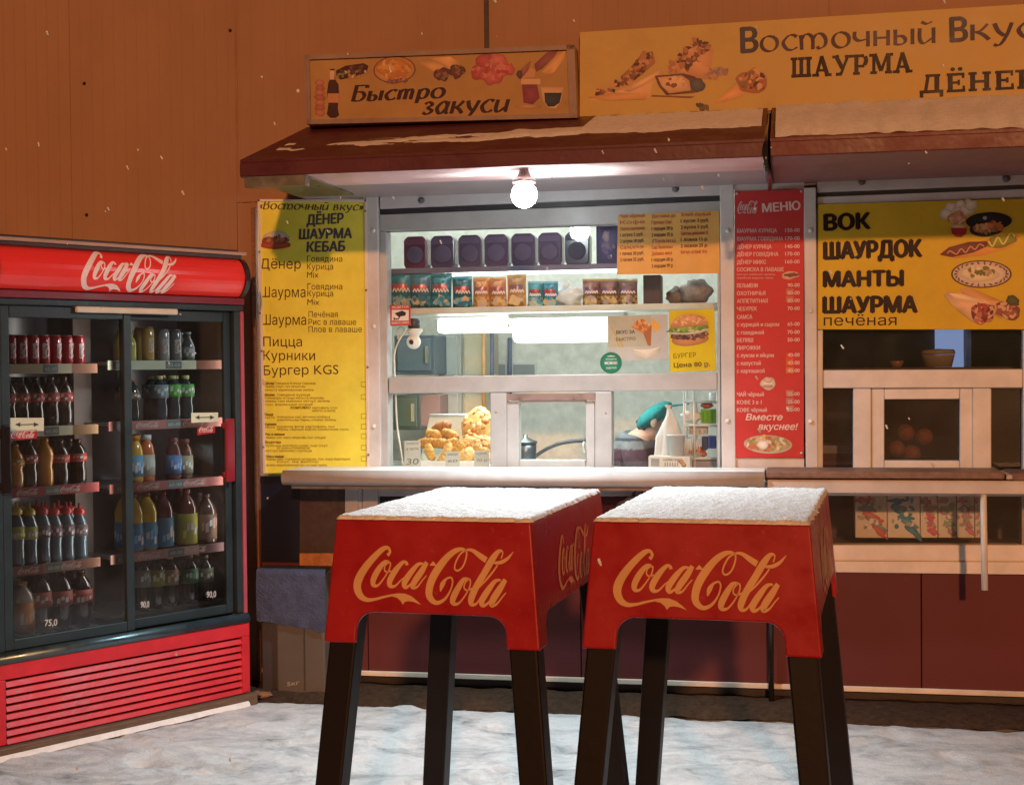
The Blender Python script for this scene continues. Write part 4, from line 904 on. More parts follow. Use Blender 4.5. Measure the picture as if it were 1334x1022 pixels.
poly(m, S, P, (.58, .30, .13), 10.4); crumbs(m, S, 899, 417, 19, 6.5, [(.7, .48, .28), (.64, .38, .2), (.5, .24, .1)], 34, 2.4, 10.8, -5, 7)
m.build('picture_print', PRINT, r_); m = MB()
text(m, S, 'БУРГЕР', (877.5, 467), (907, 465), 6.5, (.09, .08, .02), 2, .012); text(m, S, 'Цена 80 р.', (878, 478.5), (925, 476.5), 6.2, (.09, .08, .02), 2, .018)
m.build('lettering', PRINT, r_)
r_, S = sheet('poster', 'pale poster with triangle puff pastries beside the burger poster', 'poster', [(793, 470), (871, 468.5), (869.5, 409.5), (791, 412)], (.46, .49, .47), .024)
m = MB(); poly(m, S, [(791.5, 452), (848, 451), (848, 410), (791.5, 412)], (.42, .43, .33), 1)
poly(m, S, [(822, 426), (837, 415), (849, 424), (838, 434)], (.5, .2, .06), 2); poly(m, S, [(838, 434), (849, 424), (848, 450), (844, 450)], (.36, .15, .06), 2); crumbs(m, S, 836, 424, 10, 6, [(.62, .3, .1), (.4, .14, .05), (.66, .4, .2)], 20, 3, 2.5, 0, 3); poly(m, S, [(850, 414), (862, 425), (853, 434), (849, 426)], (.68, .42, .1), 2)
line(m, S, [(796, 426), (812, 452)], 2.2, (.5, .38, .12), 2); line(m, S, [(800, 440), (808, 452)], 1.6, (.5, .38, .12), 2.4)
poly(m, S, [(823, 455), (843, 461), (861, 452), (860, 459), (842, 467), (824, 460)], (.62, .6, .5), 2); poly(m, S, [(823, 455), (843, 461), (861, 452), (842, 455)], (.7, .68, .58), 2.4)
text(m, S, 'ВКУС ЗА', (803, 435), (827, 434), 4.4, (.06, .06, .05), 2, .02); text(m, S, 'БЫСТРО', (803, 444), (828, 443), 4.2, (.14, .13, .1), 2, .02)
m.build('picture_print', PRINT, r_)
r_ = thing('round_sticker', 'round green sticker at the foot of the lit pane', 'sticker', tuple(F(796, 472, .012))); m = MB(); S = FS(.014)
blob(m, S, 796, 472.5, 14.2, 14, (.02, .22, .14), 0, 0, 0, 1, 40); m.build('disc', PRINT, r_); m = MB()
text(m, S, 'МОЖНО', (788, 474.5), (804, 474.3), 3.6, (.75, .8, .76), 2, .03); text(m, S, 'оплата', (789, 468.8), (803, 468.6), 2.6, (.7, .78, .72), 2, .01); text(m, S, 'картой', (790, 480.2), (803, 480), 2.8, (.7, .78, .72), 2, .01)
for k in range(5): line(m, S, [(791 + k, 464 - k * .2), (801 - k, 464 - k * .2)], .6, (.7, .78, .72), 2 + k * .2)
m.build('lettering', PRINT, r_)
r_, S = sheet('warning_sticker', 'red bordered video surveillance sticker at the left edge of the lit window', 'sticker', [(508.5, 424.5), (535, 423.5), (534.5, 397), (508, 397.5)], (.45, .06, .06), .012)
m = MB(); rect(m, S, 510.5, 403.5, 532.5, 417.5, (.72, .72, .7), 1); poly(m, S, [(514, 408), (524, 404.5), (529, 407), (528, 411), (519, 412.5)], (.03, .03, .03), 2); line(m, S, [(521, 412), (519, 415.5), (513.5, 415.5)], 1.6, (.03, .03, .03), 2.5); line(m, S, [(513.5, 413), (513.5, 417)], 1.4, (.03, .03, .03), 3)
text(m, S, 'ВЕДЁТСЯ', (511, 401.6), (532, 401), 2.6, (.75, .7, .68), 2, .02); text(m, S, 'ВИДЕОСЪЁМКА', (510.5, 422), (533, 421.4), 2.6, (.75, .7, .68), 2, .02)
m.build('print', PRINT, r_)

# ================================================================== COUNTERS
def counter(name, lab, xa, xb, ztop, depth, nose, top_col, nose_col, group=None):
    r_ = thing(name, lab, 'counter', ((xa + xb) / 2, -depth / 2, ztop)); 
    m = MB(); m.box(xa, xb, -depth, -.036, ztop - .03, ztop, top_col); m.build('worktop', FRAME if nose_col[0] > .4 else STONE, r_, bevel=.006)
    return r_
xa, xb = F(368, 620, -.33).x, F(996, 620, -.33).x
zt = F(680, 613.5, -.33).z; zn = F(680, 633.5, -.33).z
ct = counter('counter', 'pale rounded counter ledge under the lit window', xa, xb, zt, .31, 0, (.72, .73, .73), (.6, .55, .5))
m = MB(); hh = (zt - zn) / 2; m.tube([(xa, -.315, zt - hh), (xb, -.315, zt - hh)], hh * 1.0, (.46, .455, .46), 14); m.build('nosing', FRAME, ct)
m = MB(); m.box(xa + .03, xb - .02, -.29, -.2, zn - .02, zn + .01, (.3, .28, .27)); m.build('rail', METAL, ct)
xa, xb = F(998, 620, -.33).x, 2.4
zt2 = F(1160, 614.5, -.33).z; zn2 = F(1160, 628, -.33).z
c2_ = counter('counter', 'brown stone counter ledge with a pale rail under the unlit window', xa, F(1309, 620, -.33).x, zt2, .33, 0, (.20, .12, .09), (.2, .1, .1))
m = MB(); m.box(F(1319, 620, -.33).x, 2.4, -.33, -.036, zt2 - .035, zt2 - .005, (.17, .10, .08)); m.build('worktop', STONE, c2_, bevel=.004)
m = MB(); m.box(F(1310, 620, -.3).x, F(1318, 620, -.3).x, -.325, -.04, zt2 - .03, zt2 - .012, (.5, .4, .32)); m.build('joint_filler', STONE, c2_)
m = MB(); m.box(xa + .005, 2.4, -.32, -.04, zn2 - .05, zt2 - .037, (.52, .48, .45)); m.build('rail', FRAME, c2_, bevel=.004)
m = MB(); p = F(1281, 768, -.30); px_ = F(1281, 640, -.30).x
m.tube([(px_, -.30, zn2 - .05), (px_ + .004, -.30, p.z)], .0145, (.6, .57, .52), 12); m.build('prop_leg', FRAME, c2_)

# ================================================================== INSIDE THE LIT KIOSK
def tube_lamp(name, lab, x0, y0, x1, y1, Y, h, s):
    A = F(x0, y0, Y); B = F(x1, y1, Y); z = (A.z + B.z) / 2
    r_ = thing(name, lab, 'ceiling light', ((A.x + B.x) / 2, Y, z), 0, 'fluorescent lights under the snack shelf')
    m = MB(); m.box(A.x, B.x, Y - h, Y + h * .4, z - h * .5, z + h * .5, (1, 1, 1)); m.build('diffuser', emit('tube_glow', (.93, 1, .96), s), r_, bevel=h * .2)
    m = MB(); m.box(A.x - .02, B.x + .02, Y - h, Y + h * .5, z + h * .52, z + h * .8, (.7, .7, .68)); m.build('housing', FRAME, r_)
    for k in (.25, .75):
        l = bpy.data.lights.new('tube_light', 'AREA'); lo = bpy.data.objects.new('tube_light', l); COL.objects.link(lo)
        l.shape = 'RECTANGLE'; l.size = (B.x - A.x) * .45; l.size_y = .05; l.energy = 3.4; l.color = (.97, 1, .96)
        lo.location = (A.x + (B.x - A.x) * k, Y, z - h * .56)
        l2 = l.copy(); l2.energy = 16; lo = bpy.data.objects.new('tube_light', l2); COL.objects.link(lo); lo.location = (A.x + (B.x - A.x) * k, Y + .04, z + h * .95); lo.rotation_euler = (math.pi, 0, 0)
    return r_
tube_lamp('fluorescent_lamp', 'shorter slim fluorescent lamp on the left under the snack shelf', 574, 424, 672, 424, .50, .075, 7)
tube_lamp('fluorescent_lamp', 'larger fluorescent lamp in the middle under the snack shelf', 673, 431, 812, 430, .42, .12, 7)
def shelf(name, lab, x0, x1, ytop, Y0, Y1, th, col, M=PAINT):
    A = F(x0, ytop, Y0); B = F(x1, ytop, Y0); r_ = MB(); r_.box(A.x, B.x, Y0, Y1, A.z - th, A.z, col)
    return tag(r_.build(name, M, bevel=.003), lab, 'shelf'), A.z
_, z1 = shelf('shelf', 'upper dark shelf of plastic tubs behind the lit glass', 505, 812, 350, .14, .40, .028, (.10, .10, .16))
_, z2 = shelf('shelf', 'middle pale shelf of snack bags behind the lit glass', 504, 934, 402, .10, .40, .03, (.55, .56, .5))
# plastic tubs
tubx = [(526, 556), (561, 592), (597, 627), (631, 662), (666, 697), (701, 732), (736, 768)]
tubl = ['first lilac tub from the left on the upper shelf, with a red shoulder', 'second lilac tub from the left on the upper shelf', 'third lilac tub from the left on the upper shelf', 'lilac tub under the glare, middle of the upper shelf', 'fifth lilac tub on the upper shelf, right of the lamp', 'sixth lilac tub on the upper shelf', 'rightmost dark lilac tub, next to the tall purple box']
def tub(x0, x1, top, lab, col, lid):
    A = F(x0, 350, .17); B = F(x1, 350, .17); h = F(x0, top, .17).z - z1; w_ = B.x - A.x
    r_ = thing('plastic_tub', lab, 'tub', ((A.x + B.x) / 2, .22, z1), 0, 'tubs on the upper shelf')
    m = MB(); c_ = (A.x + B.x) / 2; pts = [(-w_ / 2 + .01, 0), (w_ / 2 - .01, 0), (w_ / 2, .02), (w_ / 2, h - .02), (w_ / 2 - .02, h), (-w_ / 2 + .02, h), (-w_ / 2, h - .02), (-w_ / 2, .02)]
    m.prism([(c_ + a, .17, z1 + b) for a, b in pts], (0, .1, 0), col); b_ = m.build('body', GLOSS, r_, bevel=.006)
    m = MB(); m.lathe([(w_ * .36, 0), (w_ * .36, .004), (w_ * .33, .006), (0, .004)], lid, (c_, .17, z1 + h * .42), 20, ax='Y'); m.build('emblem', PRINT, b_)
    m = MB(); m.box(c_ - w_ * .42, c_ + w_ * .42, .166, .1695, z1 + h * .74, z1 + h * .92, tuple(min(1, v * 1.25) for v in col)); m.build('label', PRINT, b_)
for i, (x0, x1) in enumerate(tubx): tub(x0, x1, 308 - i, tubl[i], (.16, .045, .08) if i == 0 else (.115, .075, .135) if i < 6 else (.06, .05, .09), (.14, .10, .165) if i < 6 else (.07, .06, .10))
r_ = thing('box', 'tall dark purple box beside the orange price sheet on the upper shelf', 'box', (F(790, 350, .17).x, .22, z1)); m = MB(); A = F(777, 350, .17); B = F(806, 350, .17); m.box(A.x, B.x, .17, .3, z1, F(790, 292, .17).z, (.06, .05, .12)); b_ = m.build('carton', PRINT, r_, bevel=.004)
m = MB(); S = FS(.1695); blob(m, S, 792, 318, 11, 20, (.09, .07, .17), 1, 10, .1); blob(m, S, 790, 308, 5, 7, (.28, .2, .24), 2, 0, .3); crumbs(m, S, 792, 325, 8, 12, [(.14, .1, .2), (.2, .14, .2)], 12, 4, 3, 0, 5); m.build('print', PRINT, b_)

# snack bags
def bag(x0, x1, y0, y1, base, band, accent, lab, tilt=0, Y=.16, grp='snack bags on the middle shelf'):
    A = F(x0, y1, Y); B = F(x1, y1, Y); h = F(x0, y0, Y).z - z2; w_ = B.x - A.x; c_ = (A.x + B.x) / 2
    r_ = thing('snack_bag', lab, 'snack bag', (c_, Y, z2), 0, grp)
    m = MB(); nx, nz = 8, 12
    for side in (-1, 1):
        vs = []
        for j in range(nz + 1):
            for i in range(nx + 1):
                u, v = i / nx * 2 - 1, j / nz
                puff = (1 - u * u) ** .6 * (math.sin(math.pi * min(1, max(0, (v - .03) / .94))) ** .5) * .035 if 0 < v < 1 else .0
                puff += .004 * noise.noise(Vector((u * 3 + x0, v * 5, side)))
                vs.append((c_ + u * w_ / 2 * (1 - .05 * math.sin(v * math.pi)) + tilt * v * h, Y + side * max(puff, .001), z2 + .002 + v * h))
        fs = []; cs = []
        for j in range(nz):
            for i in range(nx):
                a = j * (nx + 1) + i; fs.append((a, a + 1, a + nx + 2, a + nx + 1)); v = j / nz
                cs.append(accent if .45 < v < .62 and 0 < i < nx - 1 else band if v > .9 or (v < .3 and (i + j) % 3) else base)
        m.mesh(vs, fs, cs, True)
    b_ = m.build('pouch', FOIL, r_)
    if w_ > .06:
        rnd_ = random.Random(int(x0)); m = MB(); S = FS(Y - .038)
        xc, hh_ = (x0 + x1) / 2, (y1 - y0)
        crumbs(m, S, xc, y1 - hh_ * .2, (x1 - x0) * .34, hh_ * .13, [(.5, .36, .18), tuple(.5 * v + .2 for v in base), band, base], 16, 4.5, 1, 0, int(x0))
        line(m, S, catmull([(x0 + (x1 - x0) * (.16 + .07 * q), y0 + hh_ * (.47 + .05 * (-1) ** q + .02 * rnd_.random())) for q in range(11)], 3), 1.2, (.72, .64, .58), 4)
        m.build('print', PRINT, b_)
teal, tl2, rdd, orr, ylw = (.03, .17, .22), (.06, .30, .36), (.34, .06, .08), (.5, .22, .08), (.62, .4, .12)
bags = [(507, 538, 355, 402, teal, tl2, rdd, 'leftmost teal snack bag on the middle shelf'), (534, 562, 357, 401, (.05, .14, .2), tl2, rdd, 'dark teal snack bag, second from the left on the middle shelf'), (560, 588, 357, 401, teal, tl2, rdd, 'teal snack bag third from the left on the middle shelf'),
 (590, 616, 361, 401, (.03, .13, .18), tl2, rdd, 'narrower teal snack bag left of the orange bags'), (616, 638, 362, 401, orr, ylw, (.3, .1, .1), 'leftmost orange snack bag on the middle shelf'), (638, 661, 362, 401, (.46, .2, .09), ylw, (.3, .1, .1), 'orange snack bag in the middle of three orange bags'), (661, 686, 358, 401, (.55, .27, .1), ylw, (.32, .14, .14), 'tallest orange snack bag, right of the other two orange bags'),
 (687, 707, 367, 402, tl2, (.3, .5, .52), rdd, 'pale teal snack bag just right of the orange bags'), (707, 728, 367, 402, (.04, .22, .3), (.2, .42, .48), rdd, 'blue teal snack bag left of the white plastic bag')]
for k, (x0, x1, y0, y1, b0, b1, b2, lab) in enumerate(bags): bag(x0, x1, y0, y1, b0, b1, b2, lab, ((k * 7) % 5 - 2) * .02)
for k, (x0, x1) in enumerate(((759, 782), (781, 806), (805, 831))): bag(x0, x1, 364, 398, (.2, .1, .085), (.42, .3, .08), (.13, .06, .1), ['left brown snack bag beside the white plastic bag', 'brown snack bag between two alike ones right of the white plastic bag', 'right brown snack bag next to the dark box on the middle shelf'][k])
# crumpled white bag, dark box, loaves on the same shelf
p = F(741, 399, .16); m = MB(); m.ball((p.x, .17, z2 + .045), .058, (.62, .72, .74), 1.25, .8, .85, 20, 14, .55, 3); m.ball((p.x - .01, .17, z2 + .095), .018, (.66, .75, .76), 1, 1, 1.6, 10, 8, .6, 5)
tag(m.build('plastic_bag', GLOSS, smooth=True), 'crumpled white plastic bag on the middle shelf', 'plastic bag')
A = F(838, 398, .18); B = F(861, 398, .18); m = MB(); m.box(A.x, B.x, .18, .3, z2, F(850, 358, .18).z, (.07, .05, .055)); tag(m.build('box', PRINT, bevel=.003), 'dark upright box at the right end of the middle shelf', 'box')
for i, (px, sz, lab) in enumerate(((882, .055, 'round brown loaf half hidden behind the bagged one on the middle shelf'), (907, .075, 'grey bagged loaf at the right end of the middle shelf'))):
    p = F(px, 392, .2); m = MB(); m.ball((p.x, .2 + .06 * (1 - i), z2 + sz * .78), sz, (.16, .12, .10) if i == 0 else (.2, .17, .16), 1.05, .8, .8, 18, 12, .3, i)
    tag(m.build('loaf', CRUST), lab, 'bread')
# camera and its cable
p = F(540, 444, .12)
cm = thing('security_camera', 'white dome security camera hanging inside the left of the lit pane', 'camera', tuple(p)); m = MB()
m.lathe([(0, .062), (.04, .062), (.042, .05), (.03, .035), (.022, .02)], (.75, .77, .76), (p.x, .12, p.z), 18); m.build('mount', FRAME, cm)
m = MB(); m.ball((p.x - .003, .115, p.z - .005), .036, (.78, .8, .79), n=18, m=14); hd_ = m.build('head', FRAME, cm)
m = MB(); m.ball((p.x - .006, .083, p.z - .006), .013, (.01, .01, .012), 1, .5, 1); m.build('lens', GLOSS, hd_)
m = MB(); m.lathe([(.03, .0), (.034, .02), (.03, .04), (.02, .05)], (.04, .05, .07), (p.x - .005, .13, p.z + .064), 14); m.build('bracket', FRAME, cm)
m = MB(); m.tube(catmull([tuple(F(*q, .07)) for q in ((530, 428), (520, 443), (514, 460), (514, 480), (516, 530), (518, 560), (523, 590), (525, 606))], 5), .0045, (.72, .74, .7), 6); m.tube(catmull([tuple(F(*q, .08)) for q in ((519, 442), (518, 430), (523, 425), (527, 430), (520, 440))], 5), .004, (.66, .66, .55), 6)
tag(m.build('cable', FRAME), 'white cable looping down the left side inside the lit window', 'cable')
# cupboards, door frames and small things at the back
def backbox(name, lab, cat, x0, y0, x1, y1, Y, d, col, M=PAINT, knob=False):
    A = F(x0, y1, Y); B = F(x1, y0, Y); r_ = thing(name, lab, cat, ((A.x + B.x) / 2, Y, A.z)); m = MB(); m.box(A.x, B.x, Y, Y + d, A.z, B.z, col); m.build('body', M, r_, bevel=.006)
    m = MB(); k = .02; m.box(A.x + k, B.x - k, Y - .012, Y - .001, A.z + k, B.z - k, tuple(v * 1.12 for v in col)); f_ = m.build('door', M, r_, bevel=.004)
    if knob: m = MB(); m.box(B.x - k - .03, B.x - k - .015, Y - .03, Y - .012, (A.z + B.z) / 2 - .05, (A.z + B.z) / 2 + .05, (.5, .5, .5)); m.build('handle', METAL, f_)
    return r_
backbox('cupboard', 'tall greyish cupboard with vertical doors at the back of the lit kiosk', 'cupboard', 572, 433, 600, 560, 1.5, .4, (.36, .40, .38), knob=True)
backbox('cupboard', 'beige cupboard next to the grey one at the back of the lit kiosk', 'cupboard', 602, 433, 632, 560, 1.55, .4, (.46, .44, .33), knob=True)
backbox('rack_cabinet', 'dark blue grey cabinet in the left corner behind the camera', 'cabinet', 514, 436, 566, 488, 1.2, .5, (.10, .14, .17), knob=True)
backbox('oven', 'dark oven front behind the pastries', 'oven', 512, 514, 548, 560, 1.0, .4, (.12, .17, .19), METAL, True)
m = MB(); A = F(548, 555, 1.0); B = F(573, 514, 1.0); m.box(A.x, B.x, 1.0, 1.2, A.z, B.z, (.22, .14, .13)); tag(m.build('carton', PRINT, bevel=.004), 'brown carton next to the oven behind the pastries', 'carton')
for k, px in enumerate((630, 641)):
    a, b = F(px, 430, 1.45), F(px, 560, 1.45); m = MB(); m.tube([a, b], .012, [(.5, .3, .12), (.10, .12, .2)][k], 8); tag(m.build('pipe', PAINT), ['ochre upright pipe at the back of the lit kiosk', 'dark upright pipe right of the ochre one in the lit kiosk'][k], 'pipe')
a, b = F(664, 440, 2.05), F(664, 520, 2.05); m = MB(); m.tube([a, b], .014, (.12, .16, .26), 8); tag(m.build('pipe', PAINT), 'blue pipe up the tiled back wall of the lit kiosk', 'pipe')
for k, (x0, x1, lab) in enumerate(((638, 661, 'left grey notice in a thin frame on the tiled back wall'), (667, 699, 'right notice with light scribbles on the tiled back wall'))):
    A = F(x0, 490, 2.07); B = F(x1, 472, 2.07); m = MB(); m.box(A.x, B.x, 2.06, 2.085, A.z - .05, B.z, (.6, .62, .6)); m.box(A.x + .012, B.x - .012, 2.052, 2.0595, A.z - .03, B.z - .012, (.26, .30, .31)); tag(m.build('framed_notice', PRINT), lab, 'notice')
A = F(660, 590, .8); m = MB(); zw_ = F(700, 603, .8).z; m.box(-2.5, xm - .04, .55, 1.0, zw_ - .05, zw_, (.45, .47, .45)); tag(m.build('worktop', METAL, bevel=.004), 'steel worktop running inside behind the window hatch', 'worktop')
m = MB(); sh = F(700, 613, .1).z; m.box(-2.7, xm - .04, .085, .42, sh - .03, sh, (.5, .54, .53)); tag(m.build('inner_ledge', FRAME, bevel=.004), 'pale inner ledge behind the lower panes of the lit window', 'ledge')
# dark pot and hose behind the hatch
p = F(687, 575, .8); pot = thing('pot', 'dark cooking pot behind the hatch glass', 'pot', (p.x, .75, zw_)); m = MB(); r0 = .055
m.lathe([(r0, 0), (r0 * 1.05, .06), (r0 * 1.08, .11)], (.09, .12, .15), (p.x, .75, zw_ + .002), 18); m.build('body', METAL, pot)
m = MB(); m.lathe([(r0 * 1.2, 0), (r0 * 1.1, .012), (.012, .03), (.012, .045), (0, .05)], (.12, .14, .15), (p.x, .75, zw_ + .112), 18); m.build('lid', METAL, pot)
m = MB(); m.tube(catmull([tuple(F(*q, .9)) for q in ((690, 600), (706, 588), (724, 579), (742, 575), (764, 573))], 5), .011, (.03, .04, .05), 8); tag(m.build('hose', GLOSS), 'black hose looping across behind the hatch glass', 'hose')

# ---- pastries in a tray
LD = sh
A = F(545, 604, .30); B = F(636, 604, .30)
tr = thing('bakery_tray', 'white plastic tray of pastries behind the lower left pane', 'tray', ((A.x + B.x) / 2, .28, LD))
m = MB(); x0, x1 = A.x - .01, B.x + .01; zt_ = F(560, 541, .40).z
m.box(x0, x1, .12, .40, LD + .002, LD + .012, (.74, .78, .78)); m.box(x0, x1, .118, .126, LD + .012, LD + .045, (.74, .78, .78))
m.build('base', FRAME, tr, bevel=.003)
m = MB(); m.hexa([(x0 - .01, .395, LD + .013), (x1, .395, LD + .013), (x1, .43, zt_), (x0 + .04, .43, zt_)], [(x0 - .01, .405, LD + .013), (x1, .405, LD + .013), (x1, .44, zt_), (x0 + .04, .44, zt_)], (.72, .8, .8)); m.build('back_wall', FRAME, tr, bevel=.003)
m = MB(); m.tube([(x0 + .04, .432, zt_), (x1, .432, zt_)], .008, (.8, .83, .83), 8); m.build('rim', FRAME, tr)
def pastry(px, py, Y, L, rad, ang, bend, col, lab, kind):
    p = F(px, py, Y); n = 13; path = []; rr = []
    for i in range(n):
        u = i / (n - 1) * 2 - 1; a = R(ang)
        q = Vector((math.cos(a) * u * L + math.sin(a) * bend * (1 - u * u), 0, math.sin(a) * u * L - math.cos(a) * bend * (1 - u * u)))
        path.append(p + q); rr.append(rad * (max(.02, 1 - abs(u) ** 2.6)) ** .5 * (1 + .06 * math.sin(u * 9 + px)))
    m = MB(); nn = 16; cl = []
    for q in range((n - 1) * nn):
        ring, side = divmod(q, nn); kk = .72 + .5 * abs(math.sin(ring * 1.35 + side * .35 + px)) * (1 if 3 < side < 13 else .8); kk *= .62 if ring < 1 or ring > n - 3 else 1
        cl.append(tuple(min(.85, v * kk) for v in col))
    m.tube(path, rr, cl, nn, False); o = m.build('pastry', CRUST); tag(o, lab, 'pastry', 'pastries heaped in the tray'); return o
gold, pale, deep = (.56, .29, .05), (.64, .38, .09), (.40, .16, .035)
pas = [(556, 576, .27, .045, .020, 5, .004, gold, 'short roll at the left edge of the pastry heap'), (566, 566, .30, .042, .020, -12, .0, pale, 'pale roll on the left of the pastry heap'), (575, 557, .33, .045, .023, 20, .0, deep, 'browned roll topping the left pastry heap'), (586, 566, .30, .042, .020, -20, .0, gold, 'golden roll right of the top one in the left heap'), (572, 577, .26, .04, .019, 0, .0, gold, 'golden roll in the middle row of the left heap'), (586, 578, .26, .04, .018, 25, .0, pale, 'pale roll next to the big curved ones'), (562, 588, .22, .038, .018, -70, .01, pale, 'curved pale pastry at the lower left behind the handwritten card'), (577, 588, .20, .05, .018, 60, .02, (.75, .5, .18), 'banana shaped pastry curving down in front of the heap'), (592, 584, .22, .045, .019, 50, .016, pale, 'curved pastry beside the banana shaped one')]
for a_ in pas: pastry(a_[0], a_[1], a_[2], a_[3] * 1.25, a_[4] * 1.4, *a_[5:], None)
fl = [(622, 553, .36, .085, 70, 'largest cheese topped flatbread standing at the back of the tray'), (612, 578, .27, .062, 30, 'flatbread with browned cheese in the middle of the tray'), (630, 580, .24, .062, -30, 'folded flatbread at the right side of the tray'), (608, 592, .2, .05, 10, 'small flatbread lying in front behind the blank card'), (628, 594, .19, .046, -15, 'small glazed flatbread at the front right of the tray')]
for i, (px, py, Y, rr, an, lab) in enumerate(fl):
    p = F(px, py, Y); m = MB(); rot = Matrix.Rotation(R(62 - i * 5), 3, 'X') @ Matrix.Rotation(R(an), 3, 'Z')
    rr *= 1.12; m.ball(p, rr, (.66, .42, .14), 1, .85, .3, 22, 12, .22, i, rot); rd_ = random.Random(i)
    for k in range(26 if i < 3 else 12):
        t_ = rd_.random() * 6.28; q = math.sqrt(rd_.random()) * .85; v = rot @ Vector((math.cos(t_) * q * rr, math.sin(t_) * q * rr * .85, rr * .28 * math.sqrt(max(0, 1 - q * q))))
        m.ball(p + v, rr * rd_.uniform(.06, .15), rd_.choice([(.6, .26, .06), (.78, .6, .3), (.5, .18, .04), (.76, .55, .24)]), 1.3, 1, .5, 8, 5, .3, k, rot)
    o = m.build('flatbread', CRUST); tag(o, lab, 'bread', 'flatbreads in the tray')
for i, (x0, y0, x1, y1, lab, tx) in enumerate(((526.5, 574, 548, 612, 'tall handwritten price card at the left of the pastries', ['сосиска', 'в тесте', '30']), (580, 588, 599, 609, 'short grey price card in front of the rolls', ['хачапури', '60']), (617.5, 587, 637.5, 610.5, 'price card at the lower right of the pastries', ['курник', '70 р']))):
    r_, S = sheet('price_card', lab, 'price card', [(x0, y1), (x1, y1), (x1 - .5, y0), (x0 + .5, y0)], (.50, .56, .54), .085); m = MB()
    for k, bd in enumerate(tx):
        last = k == len(tx) - 1; y = y0 + 5 + k * 7 + (12 if last and i == 0 else 2 if last else 0)
        text(m, S, bd, (x0 + 3, y), (x1 - 3, y - .5), 8 if last and i == 0 else 3.4, (.12, .14, .15), 2, .01, .15)
    m.build('lettering', PRINT, r_)

# ---- right lower pane: white bag, cup, box, rack
p = F(869, 600, .22); m = MB(); prof = [(.056, 0), (.07, .02), (.068, .08), (.056, .16), (.036, .23), (.02, .275), (.012, .30), (.018, .315), (.0, .318)]
m.lathe(prof, (.74, .78, .78), (p.x, .22, LD + .002), 28, 1.05, .8)
for i, v in enumerate(m.v):
    k = noise.noise(Vector((v.x * 30, v.y * 30, v.z * 8))) * .022 + .008 * noise.noise(Vector((v.x * 80, v.y * 80, v.z * 22))); m.v[i] = v + Vector((k, k, 0)) + Vector((.012 * math.sin((v.z - LD) * 9), 0, 0))
tag(m.build('plastic_bag', GLOSS, smooth=True), 'tall white plastic bag with a twisted top in the lower right pane', 'plastic bag')
p = F(881, 593, .12); m = MB(); m.lathe([(0, .003), (.034, .0), (.044, .10), (.047, .10), (.045, .105), (.041, .1), (.0, .09)], (.62, .66, .65), (p.x, .125, F(881, 594, .12).z), 22); tag(m.build('paper_cup', FRAME), 'grey white cup on top of the small white box', 'cup')
r_ = thing('box', 'small white box with a square hole carrying the cup', 'box', tuple(F(872, 611, .085))); A = F(845, 611, .09); B = F(899, 594, .09); m = MB(); m.box(A.x, B.x, .088, .165, A.z, B.z, (.76, .80, .78)); m.build('carton', FRAME, r_, bevel=.002)
S = FS(.0875); m = MB(); rect(m, S, 848, 597, 859, 607, (.35, .4, .4), 1); text(m, S, 'САЛФЕТКИ', (864, 600), (884, 600), 3, (.25, .28, .28), 2, .02)
for k in range(6): rect(m, S, 866 + k * 3.2, 602, 867.2 + k * 3.2, 607, (.3, .34, .34), 2)
m.build('print', PRINT, r_)
rk = thing('rack', 'white wire rack with baskets at the right of the lower pane', 'rack', (F(912, 560, .25).x, .25, LD)); m = MB()
for px in (892, 905, 935):
    a, b = F(px, 612, .2), F(px, 508, .2); m.tube([(a.x, .2, LD), (a.x, .2, b.z)], .006, (.75, .78, .76), 6); m.tube([(a.x, .34, LD), (a.x, .34, b.z)], .006, (.75, .78, .76), 6)
for py in (523, 554, 597):
    a, b = F(890, py, .2), F(940, py, .2); m.tube([(a.x, .2, a.z), (b.x, .2, a.z)], .006, (.75, .78, .76), 6); m.box(a.x, b.x, .205, .335, a.z - .008, a.z - .003, (.55, .58, .56))
m.build('wire_frame', FRAME, rk)
def crate(x0, y0, x1, y1, Y, d, col, lab, name='basket', cat='basket', M=GLOSS):
    A = F(x0, y1, Y); B = F(x1, y0, Y); m = MB(); m.box(A.x, B.x, Y, Y + d, A.z, B.z, col)
    n = max(2, int((x1 - x0) / 6))
    for k in range(n): xx = A.x + (B.x - A.x) * (k + .25) / n; m.box(xx, xx + (B.x - A.x) / n * .4, Y - .004, Y - .0005, A.z + .008, B.z - .008, tuple(v * .75 for v in col))
    return tag(m.build(name, M, bevel=.002), lab, cat)
crate(913, 533, 937, 551, .215, .1, (.16, .45, .04), 'lime green basket on the rack in the lower right pane')
m = MB(); p = F(902, 542, .25); m.ball((p.x, .25, p.z), .04, (.74, .76, .75), 1.3, .8, .75, 18, 12, .5, 8); tag(m.build('napkin_pack', CLOTH), 'crumpled white napkin pack beside the lime basket', 'napkins')
crate(897, 557, 921, 566, .215, .1, (.5, .5, .45), 'grey flat box under the napkin pack', 'box', 'box', PRINT)
crate(922, 568, 936, 584, .215, .1, (.05, .12, .42), 'blue box on the lower shelf of the rack', 'box', 'box', PRINT)
crate(914, 569, 921, 586, .215, .1, (.06, .07, .16), 'narrow navy box left of the blue one on the rack', 'box', 'box', PRINT)
m = MB(); rd_ = random.Random(5)
for k in range(12): p = F(899 + rd_.random() * 18, 592 - rd_.random() * 9, .24); m.ball(p, .014, rd_.choice([(.5, .16, .08), (.55, .25, .12), (.6, .3, .2)]), 1.2, 1, .8, 8, 6, .3, k)
tag(m.build('sauce_sachets', GLOSS), 'heap of orange sauce sachets low on the rack', 'sachets'); 
m = MB(); A = F(893, 586, .23)
